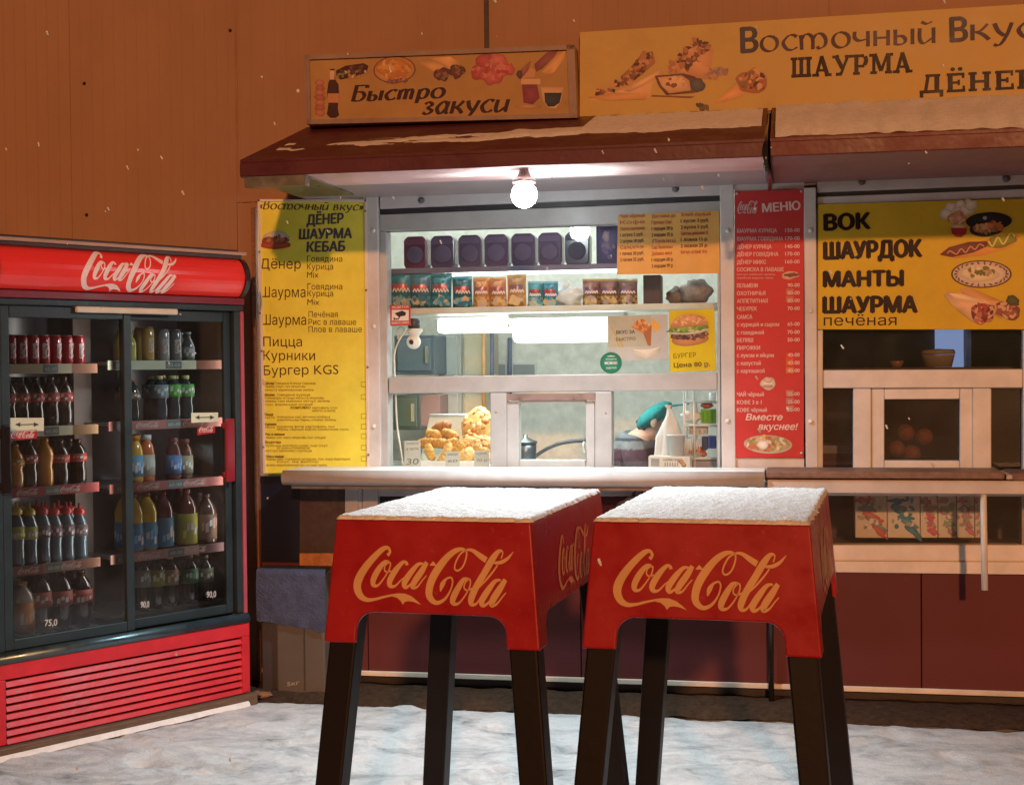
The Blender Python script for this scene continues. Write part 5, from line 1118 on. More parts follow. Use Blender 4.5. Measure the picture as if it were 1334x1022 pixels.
for k in range(7): xx = A.x + k * .011; m.tube([(xx, .23, A.z - .03), (xx + .004, .235, A.z + .055)], .0045, (.75, .77, .76), 6)
tag(m.build('spoon_bundle', FRAME), 'bundle of white plastic spoons upright on the rack', 'spoons')
m = MB(); A = F(901, 611, .2); B = F(935, 600, .2); m.box(A.x, B.x, .2, .3, LD + .001, B.z, (.3, .26, .3)); tag(m.build('box', PRINT, bevel=.003), 'mauve grey box under the rack right of the cup', 'box')
m = MB(); p = F(930, 517, .24); m.lathe([(.0, 0), (.022, 0), (.024, .05), (.02, .052)], (.76, .78, .78), (p.x, .24, p.z - .03), 14); tag(m.build('paper_cup', FRAME), 'white cup on the top shelf of the rack', 'cup')
m = MB(); p = F(921, 528, .24); m.ball(p, .02, (.42, .08, .06), 1.6, 1, .7, 12, 8, .3, 2); tag(m.build('sweet_packet', FOIL), 'red sweet packet behind the lime basket', 'packet')

# ================================================================== INSIDE THE UNLIT KIOSK
p = F(1222, 478, .3); bw = thing('bowl', 'pale covered bowl behind the unlit glass below the wok board', 'bowl', (p.x, .3, p.z)); m = MB(); A = F(1201, 470, .3); B = F(1246, 470, .3); rr = (B.x - A.x) / 2
m.lathe([(rr * .8, 0), (rr * .95, .05), (rr * .98, .06)], (.5, .36, .26), (p.x, .3, p.z), 24, 1, .7); m.build('base', FRAME, bw); m = MB(); m.lathe([(rr, 0), (rr, .012), (rr * .93, .022), (0, .026)], (.56, .42, .32), (p.x, .3, p.z + .062), 24, 1, .7); m.build('lid', FRAME, bw)
m = MB(); z_ = p.z; m.box(xm + .04, 2.6, .12, .5, z_ - .03, z_ - .001, (.2, .13, .1)); tag(m.build('shelf', WOOD), 'brown inner shelf carrying the bowl in the unlit kiosk', 'shelf')
p = F(1168, 472, .3); m = MB(); m.lathe([(.02, 0), (.035, .03), (.032, .032), (0, .03)], (.45, .22, .1), (p.x, .3, z_), 16); tag(m.build('cup', GLOSS), 'small orange dish left of the bowl in the unlit kiosk', 'dish')
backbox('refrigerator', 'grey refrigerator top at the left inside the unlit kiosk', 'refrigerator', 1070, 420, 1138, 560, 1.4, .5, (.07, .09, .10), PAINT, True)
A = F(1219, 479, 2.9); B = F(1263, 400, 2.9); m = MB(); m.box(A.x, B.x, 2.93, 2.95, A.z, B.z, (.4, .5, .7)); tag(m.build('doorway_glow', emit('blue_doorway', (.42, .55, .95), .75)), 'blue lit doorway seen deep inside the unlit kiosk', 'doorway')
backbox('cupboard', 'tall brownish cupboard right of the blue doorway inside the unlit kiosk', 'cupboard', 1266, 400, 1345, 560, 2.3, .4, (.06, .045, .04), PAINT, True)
rd_ = random.Random(11)
ol = ['topmost orange fruit behind the closed hatch glass', 'orange fruit at the left of the pile behind the closed hatch', 'orange fruit at the right of the pile behind the closed hatch', 'lowest dull orange fruit behind the closed hatch']
for k, (px, py) in enumerate(((1180, 563), (1168, 584), (1204, 568), (1188, 590))):
    p = F(px, py, .35); m = MB(); m.ball(p, .042, (.34, .09, .025), 1, 1, .95, 18, 12, .06, k); tag(m.build('orange', CRUST), ol[k], 'fruit', 'oranges behind the hatch')
m = MB(); p = F(1188, 604, .35); m.lathe([(.05, 0), (.12, .05), (.125, .05)], (.08, .06, .05), (p.x, .35, p.z - .02), 24); tag(m.build('fruit_bowl', GLOSS), 'dark shallow bowl under the oranges behind the closed hatch', 'bowl')
A = F(1072, 590, .3); B = F(1112, 580, .3); m = MB(); m.box(A.x - .1, B.x + .1, .3, .6, A.z - .1, A.z, (.12, .03, .04)); m.box(A.x - .1, B.x + .1, .295, .62, A.z, B.z, (.4, .36, .34)); tag(m.build('chest_freezer', PAINT), 'maroon chest with a pale lid in the left slit of the unlit window', 'chest')
# ================================================================== PERSON behind the lower right pane
def skin_mesh(name, joints, edges, material, parent, col, root=0, lv=2):
    me = bpy.data.meshes.new(name); o0 = ORG[parent.name] if parent else Vector()
    me.from_pydata([Vector(j[:3]) - o0 for j in joints], edges, [])
    o = bpy.data.objects.new(name, me); COL.objects.link(o)
    md = o.modifiers.new('skin', 'SKIN'); sv = me.skin_vertices[0].data
    for i, j in enumerate(joints): sv[i].radius = (j[3], j[4] if len(j) > 4 else j[3]); sv[i].use_root = (i == root)
    ss = o.modifiers.new('sub', 'SUBSURF'); ss.levels = lv; ss.render_levels = lv
    dg = bpy.context.evaluated_depsgraph_get(); nm = bpy.data.meshes.new_from_object(o.evaluated_get(dg))
    bpy.data.objects.remove(o); nm.name = name
    if 'Col' in nm.color_attributes: nm.color_attributes.remove(nm.color_attributes['Col'])
    at = nm.color_attributes.new('Col', 'FLOAT_COLOR', 'CORNER'); cols = []
    for p in nm.polygons:
        for v in p.vertices: cols += [*(col(nm.vertices[v].co + o0) if callable(col) else col), 1]
    at.data.foreach_set('color', cols); nm.polygons.foreach_set('use_smooth', [True] * len(nm.polygons))
    nm.materials.clear(); nm.materials.append(material)
    o = bpy.data.objects.new(name, nm); COL.objects.link(o)
    if parent: o.parent = parent
    ORG[o.name] = o0
    return o
YP = 0.72
hp = F(850, 545, YP); sh_ = F(824, 566, YP)
pr_ = thing('person', 'person in a grey jacket and teal cap bending forward behind the tall white bag', 'person', (sh_.x - .1, YP, .05))
SK = (.42, .27, .2)
pelv = Vector((sh_.x - .16, YP + .05, .62)); chest = F(822, 594, YP + .03); neckb = F(839, 566, YP); hd = Vector((hp.x + .015, YP - .01, hp.z - .012))
J = [(*pelv, .10, .10), (pelv.x + .06, pelv.y - .02, .82, .10, .10), (*chest, .10, .10), (*neckb, .055, .055), (neckb.x + .05, YP, (neckb.z + hd.z) / 2 + .01, .048, .048), (*hd, .072, .085), (hd.x + .035, hd.y, hd.z + .035, .07, .08), (hd.x + .062, hd.y, hd.z - .045, .04, .045),
     (chest.x + .03, YP - .17, sh_.z - .05, .05, .05), (chest.x + .10, YP - .22, sh_.z - .30, .042, .042), (chest.x + .30, YP - .14, sh_.z - .34, .032, .032), (chest.x + .37, YP - .13, sh_.z - .33, .03, .018),
     (chest.x + .03, YP + .2, sh_.z - .05, .05, .05), (chest.x + .10, YP + .24, sh_.z - .30, .042, .042), (chest.x + .30, YP + .16, sh_.z - .34, .032, .032), (chest.x + .37, YP + .14, sh_.z - .33, .03, .018),
     (pelv.x + .05, YP - .06, .56, .08, .08), (pelv.x + .44, YP - .08, .56, .06, .06), (pelv.x + .42, YP - .08, .12, .04, .04), (pelv.x + .05, YP + .16, .56, .08, .08), (pelv.x + .44, YP + .18, .56, .06, .06), (pelv.x + .42, YP + .18, .12, .04, .04)]
E_ = [(0, 1), (1, 2), (2, 3), (3, 4), (4, 5), (5, 6), (5, 7), (2, 8), (8, 9), (9, 10), (10, 11), (2, 12), (12, 13), (13, 14), (14, 15), (0, 16), (16, 17), (17, 18), (0, 19), (19, 20), (20, 21)]
for base, yy in ((11, YP - .13), (15, YP + .14)):
    bx = J[base]
    for k in range(5):
        i0 = len(J); off = (k - 2) * .018; ln = (.055, .075, .08, .074, .06)[k]
        J += [(bx[0] + .035, yy + off, bx[2] - .005, .009, .009), (bx[0] + .035 + ln * .6, yy + off, bx[2] - .018, .008, .008), (bx[0] + .035 + ln * .8, yy + off, bx[2] - .04, .006, .006)]
        E_ += [(base, i0), (i0, i0 + 1), (i0 + 1, i0 + 2)]
SKINM = mat('skin', .5, .4, var=.12, vscale=20)
skin_mesh('body', J, E_, SKINM, pr_, SK)
m = MB(); m.ball((hd.x + .098, hd.y, hd.z - .012), .016, SK, 1.1, .8, 1.3, 10, 8); m.ball((hd.x + .085, hd.y - .028, hd.z + .012), .009, (.05, .04, .04)); m.ball((hd.x + .085, hd.y + .028, hd.z + .012), .009, (.05, .04, .04)); m.ball((hd.x + .088, hd.y, hd.z - .05), .014, (.36, .14, .12), .5, 1.2, .5); m.ball((hd.x, hd.y - .08, hd.z - .005), .022, SK, .8, .35, 1.3)
m.build('face', SKINM, pr_)
JK = [(*pelv, .15, .15), (pelv.x + .06, pelv.y - .02, .82, .15, .15), (*chest, .15, .16), (neckb.x - .02, neckb.y, neckb.z - .03, .085, .10), (chest.x + .03, YP - .17, sh_.z - .06, .075, .075), (chest.x + .10, YP - .22, sh_.z - .30, .06, .06), (chest.x + .27, YP - .15, sh_.z - .34, .045, .045), (chest.x + .03, YP + .2, sh_.z - .06, .075, .075), (chest.x + .10, YP + .24, sh_.z - .30, .06, .06), (chest.x + .27, YP + .17, sh_.z - .34, .045, .045)]
zc = F(824, 555, YP).z
def jc(p):
    d_ = zc + .03 - p.z
    return (.028, .035, .055) if d_ < .035 else (.10, .125, .14) if d_ < .085 else (.035, .045, .06) if d_ < .10 else (.15, .18, .19) if d_ < .14 else (.07, .05, .07)
skin_mesh('jacket', JK, [(0, 1), (1, 2), (2, 3), (2, 4), (4, 5), (5, 6), (2, 7), (7, 8), (8, 9)], CLOTH, pr_, jc, lv=4)
m = MB(); rot = Matrix.Rotation(R(-36), 3, 'Y'); m.ball((hd.x - .005, hd.y, hd.z + .03), .09, (.02, .20, .20), 1.25, 1, .52, 20, 14, .06, 2, rot)
cp = m.build('cap', CLOTH, pr_); m = MB(); m.hexa([(hd.x + .09, hd.y - .08, hd.z + .075), (hd.x + .175, hd.y - .06, hd.z + .085), (hd.x + .175, hd.y + .06, hd.z + .085), (hd.x + .09, hd.y + .08, hd.z + .075)], [(hd.x + .09, hd.y - .08, hd.z + .085), (hd.x + .175, hd.y - .06, hd.z + .093), (hd.x + .175, hd.y + .06, hd.z + .093), (hd.x + .09, hd.y + .08, hd.z + .085)], (.02, .26, .27)); m.build('visor', CLOTH, cp, bevel=.003)
m = MB(); m.ball((hd.x - .062, hd.y + .01, hd.z - .02), .05, (.04, .03, .025), .8, 1, 1, 14, 10, .2, 1); m.build('hair', CLOTH, pr_)
m = MB(); m.box(pelv.x - .2, pelv.x + .25, YP - .15, YP + .25, .05, .50, (.1, .09, .09)); tag(m.build('stool', PAINT, bevel=.02), 'dark stool block under the seated person inside the kiosk', 'stool')

# ================================================================== DRINKS COOLER
FA = R(59.1); FO = Vector((-2.575, -.335, 0)); FXA = Vector((math.cos(FA), math.sin(FA), 0)); FVA = Vector((-math.sin(FA), math.cos(FA), 0))
def fp(px, py, v=0.0):
    d = ray(px, py); P0 = FO + FVA * v; t_ = (P0 - CAM).dot(FVA) / d.dot(FVA); q = CAM + d * t_ - FO
    return Vector((q.dot(FXA), v, q.z))
def FSS(v): return Surf(lambda x, y: fp(x, y, v), (0, -1, 0))
XLF = -1.30
co = thing('drinks_cooler', 'big red two door drinks cooler with sliding glass doors at the left', 'drinks cooler', tuple(FO), FA, None, True)
z_h1, z_h0 = fp(322, 339).z, fp(322, 387).z           # red header
z_top = z_h1 + .05; z_d1 = fp(318, 398.5).z; z_g1 = fp(327, 806).z; z_g0 = fp(327, 899).z; z_rail = fp(320, 797).z
HUL = (.16, .012, .02)
m = MB(); D = .56
m.box(XLF, 0, .49, D, z_g0, z_top, (.05, .05, .055)); m.box(-.03, 0, .03, .489, z_g0, z_top, HUL); m.box(XLF, XLF + .03, .03, .489, z_g0, z_top, HUL); m.box(XLF + .031, -.031, .03, .489, z_g0, z_rail - .02, (.05, .05, .055)); m.box(XLF + .031, -.031, .03, .489, z_d1 + .02, z_top, (.05, .05, .055))
m.build('cabinet', PAINT, co, bevel=.004)
m = MB(); m.box(XLF + .031, -.031, .478, .488, z_rail - .019, z_d1 + .019, (.075, .07, .085)); m.box(-.045, -.0305, .05, .477, z_rail - .019, z_d1 + .019, (.12, .105, .10)); m.box(XLF + .031, XLF + .045, .05, .477, z_rail - .019, z_d1 + .019, (.12, .1, .1)); m.build('liner', GLOSS, co)
xmid = fp(158, 600, .03).x
m = MB(); m.box(xmid - .07, xmid + .02, .30, .33, z_rail, z_d1, (.20, .15, .13)); m.build('centre_post', PAINT, co)
# header: bowed red light box with wordmark, end caps and top cover
m = MB(); n = 10; pr = []
for i in range(n + 1):
    t_ = i / n; pr.append((-.001 - .05 * math.sin(math.pi * t_) ** .7, z_h0 + (z_h1 - z_h0) * t_))
pr += [(.03, z_h1), (.03, z_h0)]
m.prism([(XLF + .02, a, b) for a, b in pr], (-XLF - .045, 0, 0), (.62, .028, .026)); hd_m = GLOSS.copy(); hd_m.name = 'lit_header'
b_ = hd_m.node_tree.nodes['Principled BSDF']; b_.inputs['Emission Color'].default_value = (1, .045, .03, 1); b_.inputs['Emission Strength'].default_value = .16; b_.inputs['Roughness'].default_value = .22
hdr = m.build('header', hd_m, co)
m = MB(); SH = LS((0, -.051, 0), (1, 0, 0), (0, 0, 1), (0, -1, 0))
def hdp(x, y):
    q = fp(x, y, -.05); t_ = min(1, max(0, (q.z - z_h0) / (z_h1 - z_h0))); return Vector((q.x, -.0025 - .05 * math.sin(math.pi * t_) ** .7, q.z))
a, b = fp(107, 377, -.05), fp(235, 381.5, -.05)
SHb = Surf(lambda x, z: Vector((x, -.0022 - .05 * math.sin(math.pi * min(1, max(0, (z - z_h0) / (z_h1 - z_h0)))) ** .7, z)), (0, -1, 0))
hh = fp(180, 329, -.05).z - fp(180, 381, -.05).z
zc_ = (a.z + b.z) / 2
tmp = MB(); wordmark(tmp, LS((0, 0, 0), (1, 0, 0), (0, 0, 1), (0, -1, 0)), (a.x, zc_ - hh * .02), (b.x, zc_ - hh * .02), hh * .98, (.78, .62, .60), 2, 1.08)
tmp.v = [SHb.fn(p.x, p.z) + Vector((0, p.y, 0)) for p in tmp.v]
lm = emit('lit_lettering', (.78, .60, .57), .12); tmp.build('lettering', lm, hdr)
m = MB(); m.prism([(-.024, a - .012, b) for a, b in pr[:-2]] + [(-.024, .03, z_h1 + .012), (-.024, .03, z_h0 - .012)], (.024, 0, 0), (.03, .02, .024)); m.mark(); m.prism([(XLF, a - .012, b) for a, b in pr[:-2]] + [(XLF, .03, z_h1 + .012), (XLF, .03, z_h0 - .012)], (.019, 0, 0), (.03, .02, .024)); m.build('end_cap', GLOSS, co)
m = MB(); m.box(XLF + .02, -.026, -.03, .029, z_h1 + .001, z_h1 + .018, (.06, .04, .04)); m.box(XLF, 0, -.035, .029, z_h1 + .0185, z_h1 + .034, (.46, .32, .28)); m.build('top_trim', PAINT, co, bevel=.003)
m = MB(); m.box(XLF, 0, -.012, .029, z_d1 + .004, z_h0 - .006, (.18, .012, .03)); m.build('trim_band', PAINT, co, bevel=.004)
DK = (.018, .032, .04)
m = MB()                                                    # fixed surround
m.box(XLF, -.0, .0, .029, z_d1 - .025, z_d1 + .003, DK); m.box(-.055, -.021, .0, .05, z_rail, z_d1 - .026, DK); m.box(-.0205, 0, -.006, .05, z_rail - .04, z_d1 - .026, (.36, .07, .10)); m.box(XLF, XLF + .05, .0, .05, z_rail, z_d1 - .026, DK)
m.build('door_surround', PAINT, co, bevel=.004)
m = MB(); zr0 = z_rail - .005; m.tube([(XLF, -.004, zr0 - .022), (-.005, -.004, zr0 - .022)], .027, (.10, .16, .19), 14); m.build('bottom_rail', METAL, co)
# light strip label stuck over the doors
A = fp(100, 398.5, -.02); B = fp(232, 409, -.02); m = MB(); m.box(A.x, B.x, -.022, -.001, B.z - .004, A.z - .0, (.62, .58, .48)); m.build('light_strip', FRAME, co, bevel=.006)
# doors
def door(x0, x1, v, name_label, hx, hx2, hcol, hz, gl):
    fr = MB(); z0, z1 = z_rail + .002, z_d1 - .028; w_ = .04
    fr.box(x0, x0 + w_, v, v + .022, z0, z1, DK); fr.box(x1 - w_, x1, v, v + .022, z0, z1, DK); fr.box(x0 + w_ + .001, x1 - w_ - .001, v, v + .022, z1 - .05, z1, DK); fr.box(x0 + w_ + .001, x1 - w_ - .001, v, v + .022, z0, z0 + .045, DK)
    d_ = fr.build('door', PAINT, co, bevel=.004); d_['label'] = name_label
    m = MB(); m.face([(x0 + w_, v + .011, z0 + .045), (x1 - w_, v + .011, z0 + .045), (x1 - w_, v + .011, z1 - .05), (x0 + w_, v + .011, z1 - .05)], (1, 1, 1)); m.build('pane', FGLASS, d_)
    m = MB(); zz0, zz1 = hz; m.box(hx, hx2, v - .045, v - .028, zz0, zz1, hcol); m.box(hx, hx2, v - .028, v - .001, zz0 + .02, zz0 + .05, hcol); m.box(hx, hx2, v - .028, v - .001, zz1 - .05, zz1 - .02, hcol); m.build('handle', GLOSS, d_, bevel=.008, seg=3)
    return d_
xr = -.056; xd = fp(166, 600, .025).x
dR = door(xd - .02, xr, .028, 'right sliding door with a dark red handle', fp(292, 580, 0).x, fp(304, 580, 0).x, (.22, .015, .03), (fp(298, 628, -.02).z, fp(298, 545, -.02).z), None)
dL = door(XLF + .051, xd + .015, .003, 'left sliding door with a black handle', fp(3, 600, -.04).x, fp(15, 600, -.04).x, (.012, .01, .012), (fp(8, 645, -.04).z, fp(8, 553, -.04).z), None)
# stickers and chalked prices on the doors
for d_, S_, (x0, y0, x1, y1), (lx0, ly, lx1, lh), pcs in ((dL, FSS(.012), (13, 544, 57, 562), (14, 571, 46, 10), (('75,0', 58, 815, 74, 8),)), (dR, FSS(.037), (249, 537, 284, 550.5), (259, 563.5, 278, 6.5), (('90,0', 183, 791, 194, 7), ('90,0', 269, 778, 281, 7)))):
    m = MB(); Lk = 2
    m.mark()
    if d_ is dL: q = [(x0, y1 + .5), (x1, y1 - 1), (x1, y0), (x0, y0)]
    else: q = [(x0, y1), (x1, y1 - 1.5), (x1, y0), (x0, y0 + .5)]
    poly(m, S_, q, (.62, .64, .5), Lk); ym_ = (y0 + y1) / 2 - .3; xm_ = (x0 + x1) / 2; wd = (x1 - x0) * .36
    line(m, S_, [(xm_ - wd * .6, ym_ + .2), (xm_ + wd * .6, ym_ - .2)], 1.3, (.04, .06, .03), Lk + 1)
    for s_ in (-1, 1): poly(m, S_, [(xm_ + s_ * wd, ym_), (xm_ + s_ * wd * .55, ym_ - 3), (xm_ + s_ * wd * .55, ym_ + 3)], (.04, .06, .03), Lk + 1)
    m.mark(); poly(m, S_, [(lx0 - 2, ly + 3), (lx1 + 2, ly), (lx1 + 2, ly - lh - 2), (lx0 - 2, ly - lh)], (.36, .02, .03), Lk); wordmark(m, S_, (lx0, ly), (lx1, ly - 1), lh, (.7, .55, .52), Lk + 1)
    for bd, x, y, x1_, h in pcs: m.mark(); text(m, S_, bd, (x, y), (x1_, y - 1), h, (.5, .5, .5), Lk, .02)
    m.build('sticker', PRINT, d_)
# grille
m = MB(); RG = (.56, .022, .035)
zs_top = fp(327, 826).z; N_ = 8
m.box(XLF, -.0, -.018, .02, zs_top, z_g1, RG); m.box(-.045, 0, -.018, .02, z_g0, zs_top - .0005, RG); m.box(XLF, XLF + .04, -.018, .02, z_g0, zs_top - .0005, RG)
pt = (zs_top - z_g0) / N_
gr_ = m.build('grille_frame', PAINT, co, bevel=.004)
for i in range(N_):
    m = MB(); zt_ = zs_top - i * pt - pt * .30; zb_ = zs_top - (i + 1) * pt + .0012
    m.hexa([(XLF + .041, -.020, zb_), (-.0455, -.020, zb_), (-.0455, -.008, zt_), (XLF + .041, -.008, zt_)], [(XLF + .041, .0, zb_), (-.0455, .0, zb_), (-.0455, .006, zt_), (XLF + .041, .006, zt_)], RG); m.build('slat', PAINT, gr_, bevel=.002)
m = MB(); m.box(XLF + .041, -.046, .021, .03, z_g0, zs_top, (.03, .008, .01)); m.build('grille_back', PAINT, co)
# sleepers under the cooler
m = MB(); r_ = thing('timber_sill', 'icy timber boards under the red drinks cooler', 'timber', tuple(FO), FA, None, True)
m.box(XLF - .1, .02, -.05, .5, -.02, z_g0 - .004, (.14, .09, .06)); m.build('board', WOOD, r_, bevel=.006)
m = MB(); vs = []
for i in range(61):
    x = XLF - .1 + (.06 - XLF) * i / 60
    if True:
        k = .010 + .022 * noise.noise(Vector((x * 6, 1, 0))) + .008 * noise.noise(Vector((x * 25, 4, 0))); vs += [(x, -.052, z_g0 * .42), (x, -.055 - max(.002, k), z_g0 * .30), (x, -.06 - max(.004, k * 1.2), .002)]
m.mesh(vs, [(i * 3 + j, i * 3 + 3 + j, i * 3 + 4 + j, i * 3 + 1 + j) for i in range(60) for j in (0, 1)], (.8, .8, .8), True); m.build('ice_rim', SNOW, r_)
# corner post on the wall right of the cooler
m = MB(); px_box(m, 331, 270, 336, 905, -.03, .0, (.22, .10, .06)); tag(m.build('corner_post', WOOD), 'thin brown upright batten between the cooler and the yellow menu panel', 'batten')

# ---- shelves with price strips
VF = .105
shelves = {'L': [475.5, 556, 633, 733, 822], 'R': [471, 548, 627, 716, 792]}
xpx = {'L': 75, 'R': 215}; SZ = {}
for s_ in 'LR':
    x0, x1 = (XLF + .05, xmid - .075) if s_ == 'L' else (xmid - .02, -.05)
    for i, y in enumerate(shelves[s_]):
        z = fp(xpx[s_], y, VF).z; SZ[s_, i] = z
        m = MB(); m.box(x0, x1, VF, .47, z - .014, z, (.3, .3, .3)); sh2 = m.build('shelf', METAL, co)
        if i == 4: continue
        m = MB(); z1_, z0_ = z + .006, z - .036; v0 = VF - .012
        cols = {('L', 0): [(.5, .45, .30), (.5, .45, .30), (.34, .15, .09)], ('L', 1): [(.58, .58, .42), (.58, .58, .42), (.3, .17, .08)], ('L', 2): [(.34, .06, .06)] * 3, ('L', 3): [(.28, .1, .09), (.34, .17, .15), (.24, .1, .06)], ('R', 0): [(.6, .62, .46), (.6, .62, .46), (.25, .1, .07)], ('R', 1): [(.42, .16, .14)] * 3, ('R', 2): [(.4, .13, .12)] * 3, ('R', 3): [(.48, .25, .2), (.5, .3, .24), (.12, .05, .05)]}[s_, i]
        for k in range(3): m.box(x0 + (x1 - x0) * (0, .45, .75)[k], x0 + (x1 - x0) * (.45, .75, 1)[k], v0, v0 + .008, z0_, z1_, cols[k])
        pr2 = m.build('price_strip', PRINT, sh2); m = MB(); S2 = LS((0, v0, 0), (1, 0, 0), (0, 0, 1), (0, -1, 0))
        W_ = x1 - x0
        if (s_, i) in (('L', 2), ('R', 1), ('R', 2), ('R', 3), ('L', 3)):
            for k in (.22, .62): wordmark(m, S2, (x0 + W_ * k, z0_ + .008), (x0 + W_ * (k + .2), z0_ + .008), .027, (.62, .45, .42), 2, 1.2)
        for k, tx in ((.04, '55-00'), (.48, '60-00')): rect(m, S2, x0 + W_ * k, z1_ - .003, x0 + W_ * (k + .14), z0_ + .003, (.16, .2, .2), 1); text(m, S2, tx, (x0 + W_ * (k + .015), z0_ + .012), (x0 + W_ * (k + .125), z0_ + .012), .016, (.5, .5, .45), 2, .02)
        m.build('print', PRINT, pr2)

for x_, w_, sg in ((xmid - .03, xmid - .08 - XLF, 1), (-.052, xmid, -1)):          # upright fill lights added inside the cooler to brighten the drinks, no fitting seen
    l = bpy.data.lights.new('cooler_fill', 'AREA'); l.shape = 'RECTANGLE'; l.size = 1.2; l.size_y = .03; l.energy = 1.4; l.color = (1, .94, .86)
    zc2 = (z_rail + z_d1) / 2 + .1; q = FO + FXA * x_ + FVA * .055; tgt = FO + FXA * (x_ - abs(w_) * .55) + FVA * .30
    dr = (tgt - q).normalized(); xax = Vector((0, 0, 1)); zax = -dr; yax = zax.cross(xax)
    lo = bpy.data.objects.new('cooler_fill', l); COL.objects.link(lo)
    lo.matrix_world = Matrix(((xax.x, yax.x, zax.x, q.x), (xax.y, yax.y, zax.y, q.y), (xax.z, yax.z, zax.z, zc2), (0, 0, 0, 1)))
# ---- drinks: one of each kind, then copies
PROTO = {}
BACK = []
def drink(kind, s_, i, px, ytop, body, label, cap, lab, cat, grp, v=None, sub=None, back=True):
    r_ = drink1(kind, s_, i, px, ytop, body, label, cap, lab, cat, grp, v, sub)
    if back and v is None: BACK.append((r_, s_, i, kind))
    return r_
def drink1(kind, s_, i, px, ytop, body, label, cap, lab, cat, grp, v=None, sub=None):
    v = VF + .045 if v is None else v
    base = fp(px, 600, v); z = SZ[s_, i] + .001; top = fp(px, ytop, v).z; h = round((top - z), 2)
    W_ = FO + FXA * base.x + FVA * v; loc = (W_.x, W_.y, z)
    key = (kind, h, body, label, cap)
    names = {'can': 'drink_can', 'pet': 'drink_bottle', 'sport': 'water_bottle', 'juice': 'juice_bottle', 'glass': 'slim_bottle', 'big': 'drink_bottle'}
    if key in PROTO: return dup(PROTO[key], loc, None, lab)
    r_ = thing(names[kind], lab, cat, loc, FA + .4, grp, True); PROTO[key] = r_
    P = {'can': [(.0, 0), (.024, 0), (.029, .012), (.029, h - .016), (.023, h), (.0, h - .003)], 'glass': [(0, 0), (.026, 0), (.028, .01), (.028, h * .55), (.022, h * .68), (.012, h * .82), (.012, h * .96)],
         'pet': [(0, 0), (.030, 0), (.034, .015), (.034, h * .3), (.030, h * .42), (.035, h * .55), (.036, h * .66), (.030, h * .78), (.016, h * .88), (.013, h * .93)], 'big': [(0, 0), (.040, 0), (.044, .015), (.043, h * .4), (.044, h * .66), (.034, h * .8), (.016, h * .9), (.014, h * .94)],
         'sport': [(0, 0), (.028, 0), (.031, .012), (.028, h * .3), (.031, h * .42), (.031, h * .62), (.022, h * .74), (.015, h * .8), (.015, h * .84)], 'juice': [(0, 0), (.029, 0), (.033, .012), (.033, h * .62), (.028, h * .76), (.018, h * .86), (.018, h * .9)]}[kind]
    fat = {'pet': 1.12, 'sport': 1.15, 'juice': 1.12, 'glass': 1.1, 'big': 1.1}.get(kind, 1); P = [(q0 * fat, q1) for q0, q1 in P]
    m = MB(); m.lathe(P, body, (0, 0, 0), 18); b_ = m.build('body', PET, r_)
    if kind == 'can':
        m = MB(); m.lathe([(.0, h - .001), (.021, h - .001), (.023, h + .001), (.0235, h - .002)], (.6, .6, .62), (0, 0, 0), 18); m.build('lid', METAL, r_)
        m = MB(); S2 = Surf(lambda a, b: Vector((.0296 * math.sin(a / .0296), -.0296 * math.cos(a / .0296), b)), (0, 0, 0))
        t2 = MB(); wordmark(t2, LS((0, 0, 0), (1, 0, 0), (0, 0, 1), (0, -1, 0)), (-.03, 0), (.04, 0), .028, (.75, .68, .66), 2, 1.2)
        t2.v = [Vector((.0297 * math.sin(R(-20) + p.z / .0297 - .5), -.0297 * math.cos(R(-20) + p.z / .0297 - .5), h * .46 + p.x)) for p in t2.v]; t2.build('lettering', PRINT, b_)
    if label:
        a_, b2 = {'pet': (.50, .68), 'big': (.42, .66), 'sport': (.42, .62), 'juice': (.14, .58), 'glass': (.1, .5)}[kind]
        if sub: a_, b2 = sub
        rr = max(q[0] for q in P) + .0012; m = MB(); m.lathe([(rr - .001, h * a_), (rr, h * a_), (rr, h * b2), (rr - .001, h * b2)], label, (0, 0, 0), 18); l_ = m.build('label', PRINT, r_)
        S2 = Surf(lambda a, b: Vector((rr * math.sin(a / rr), -rr * math.cos(a / rr), b)), (0, 0, 0))
        m = MB(); rd = random.Random(len(PROTO)); hm = h * (a_ + b2) / 2
        for k in range(8):
            ang = R(-75 + 22 * k); zz = hm + rd.uniform(-.2, .2) * h * (b2 - a_); dz = h * (b2 - a_) * rd.uniform(.12, .24); r2 = rr + .0006
            m.face([(r2 * math.sin(ang), -r2 * math.cos(ang), zz - dz), (r2 * math.sin(ang + .3), -r2 * math.cos(ang + .3), zz - dz * .8), (r2 * math.sin(ang + .3), -r2 * math.cos(ang + .3), zz + dz), (r2 * math.sin(ang), -r2 * math.cos(ang), zz + dz * .6)], rd.choice([(.7, .66, .62), tuple(min(1, q * 1.8 + .06) for q in label), (.7, .68, .66)]))
        m.build('print', PRINT, l_)
    if cap:
        rt, zt_ = P[-1]; m = MB(); rc = rt + .003
        if kind == 'sport': m.lathe([(rc + .006, zt_ - .012), (rc + .006, zt_ + .004), (rc, zt_ + .016), (.006, zt_ + .02), (.006, h - .002), (0, h)], cap, (0, 0, 0), 14)
        else: m.lathe([(rc, zt_ - .002), (rc, h - .001), (rc - .002, h), (0, h)], cap, (0, 0, 0), 14)
        m.build('cap', GLOSS, r_)
    return r_
OD = ['leftmost', 'second', 'third', 'fourth', 'fifth', 'sixth', 'rightmost']
for k, px in enumerate((15, 30, 45, 59, 74, 89, 104)): drink('can', 'L', 0, px, 437, (.38, .012, .02), None, None, '%s red can of the row on the top shelf behind the left cooler door' % OD[k], 'can', 'red cans on the top cooler shelf')
DKC = (.022, .010, .008)
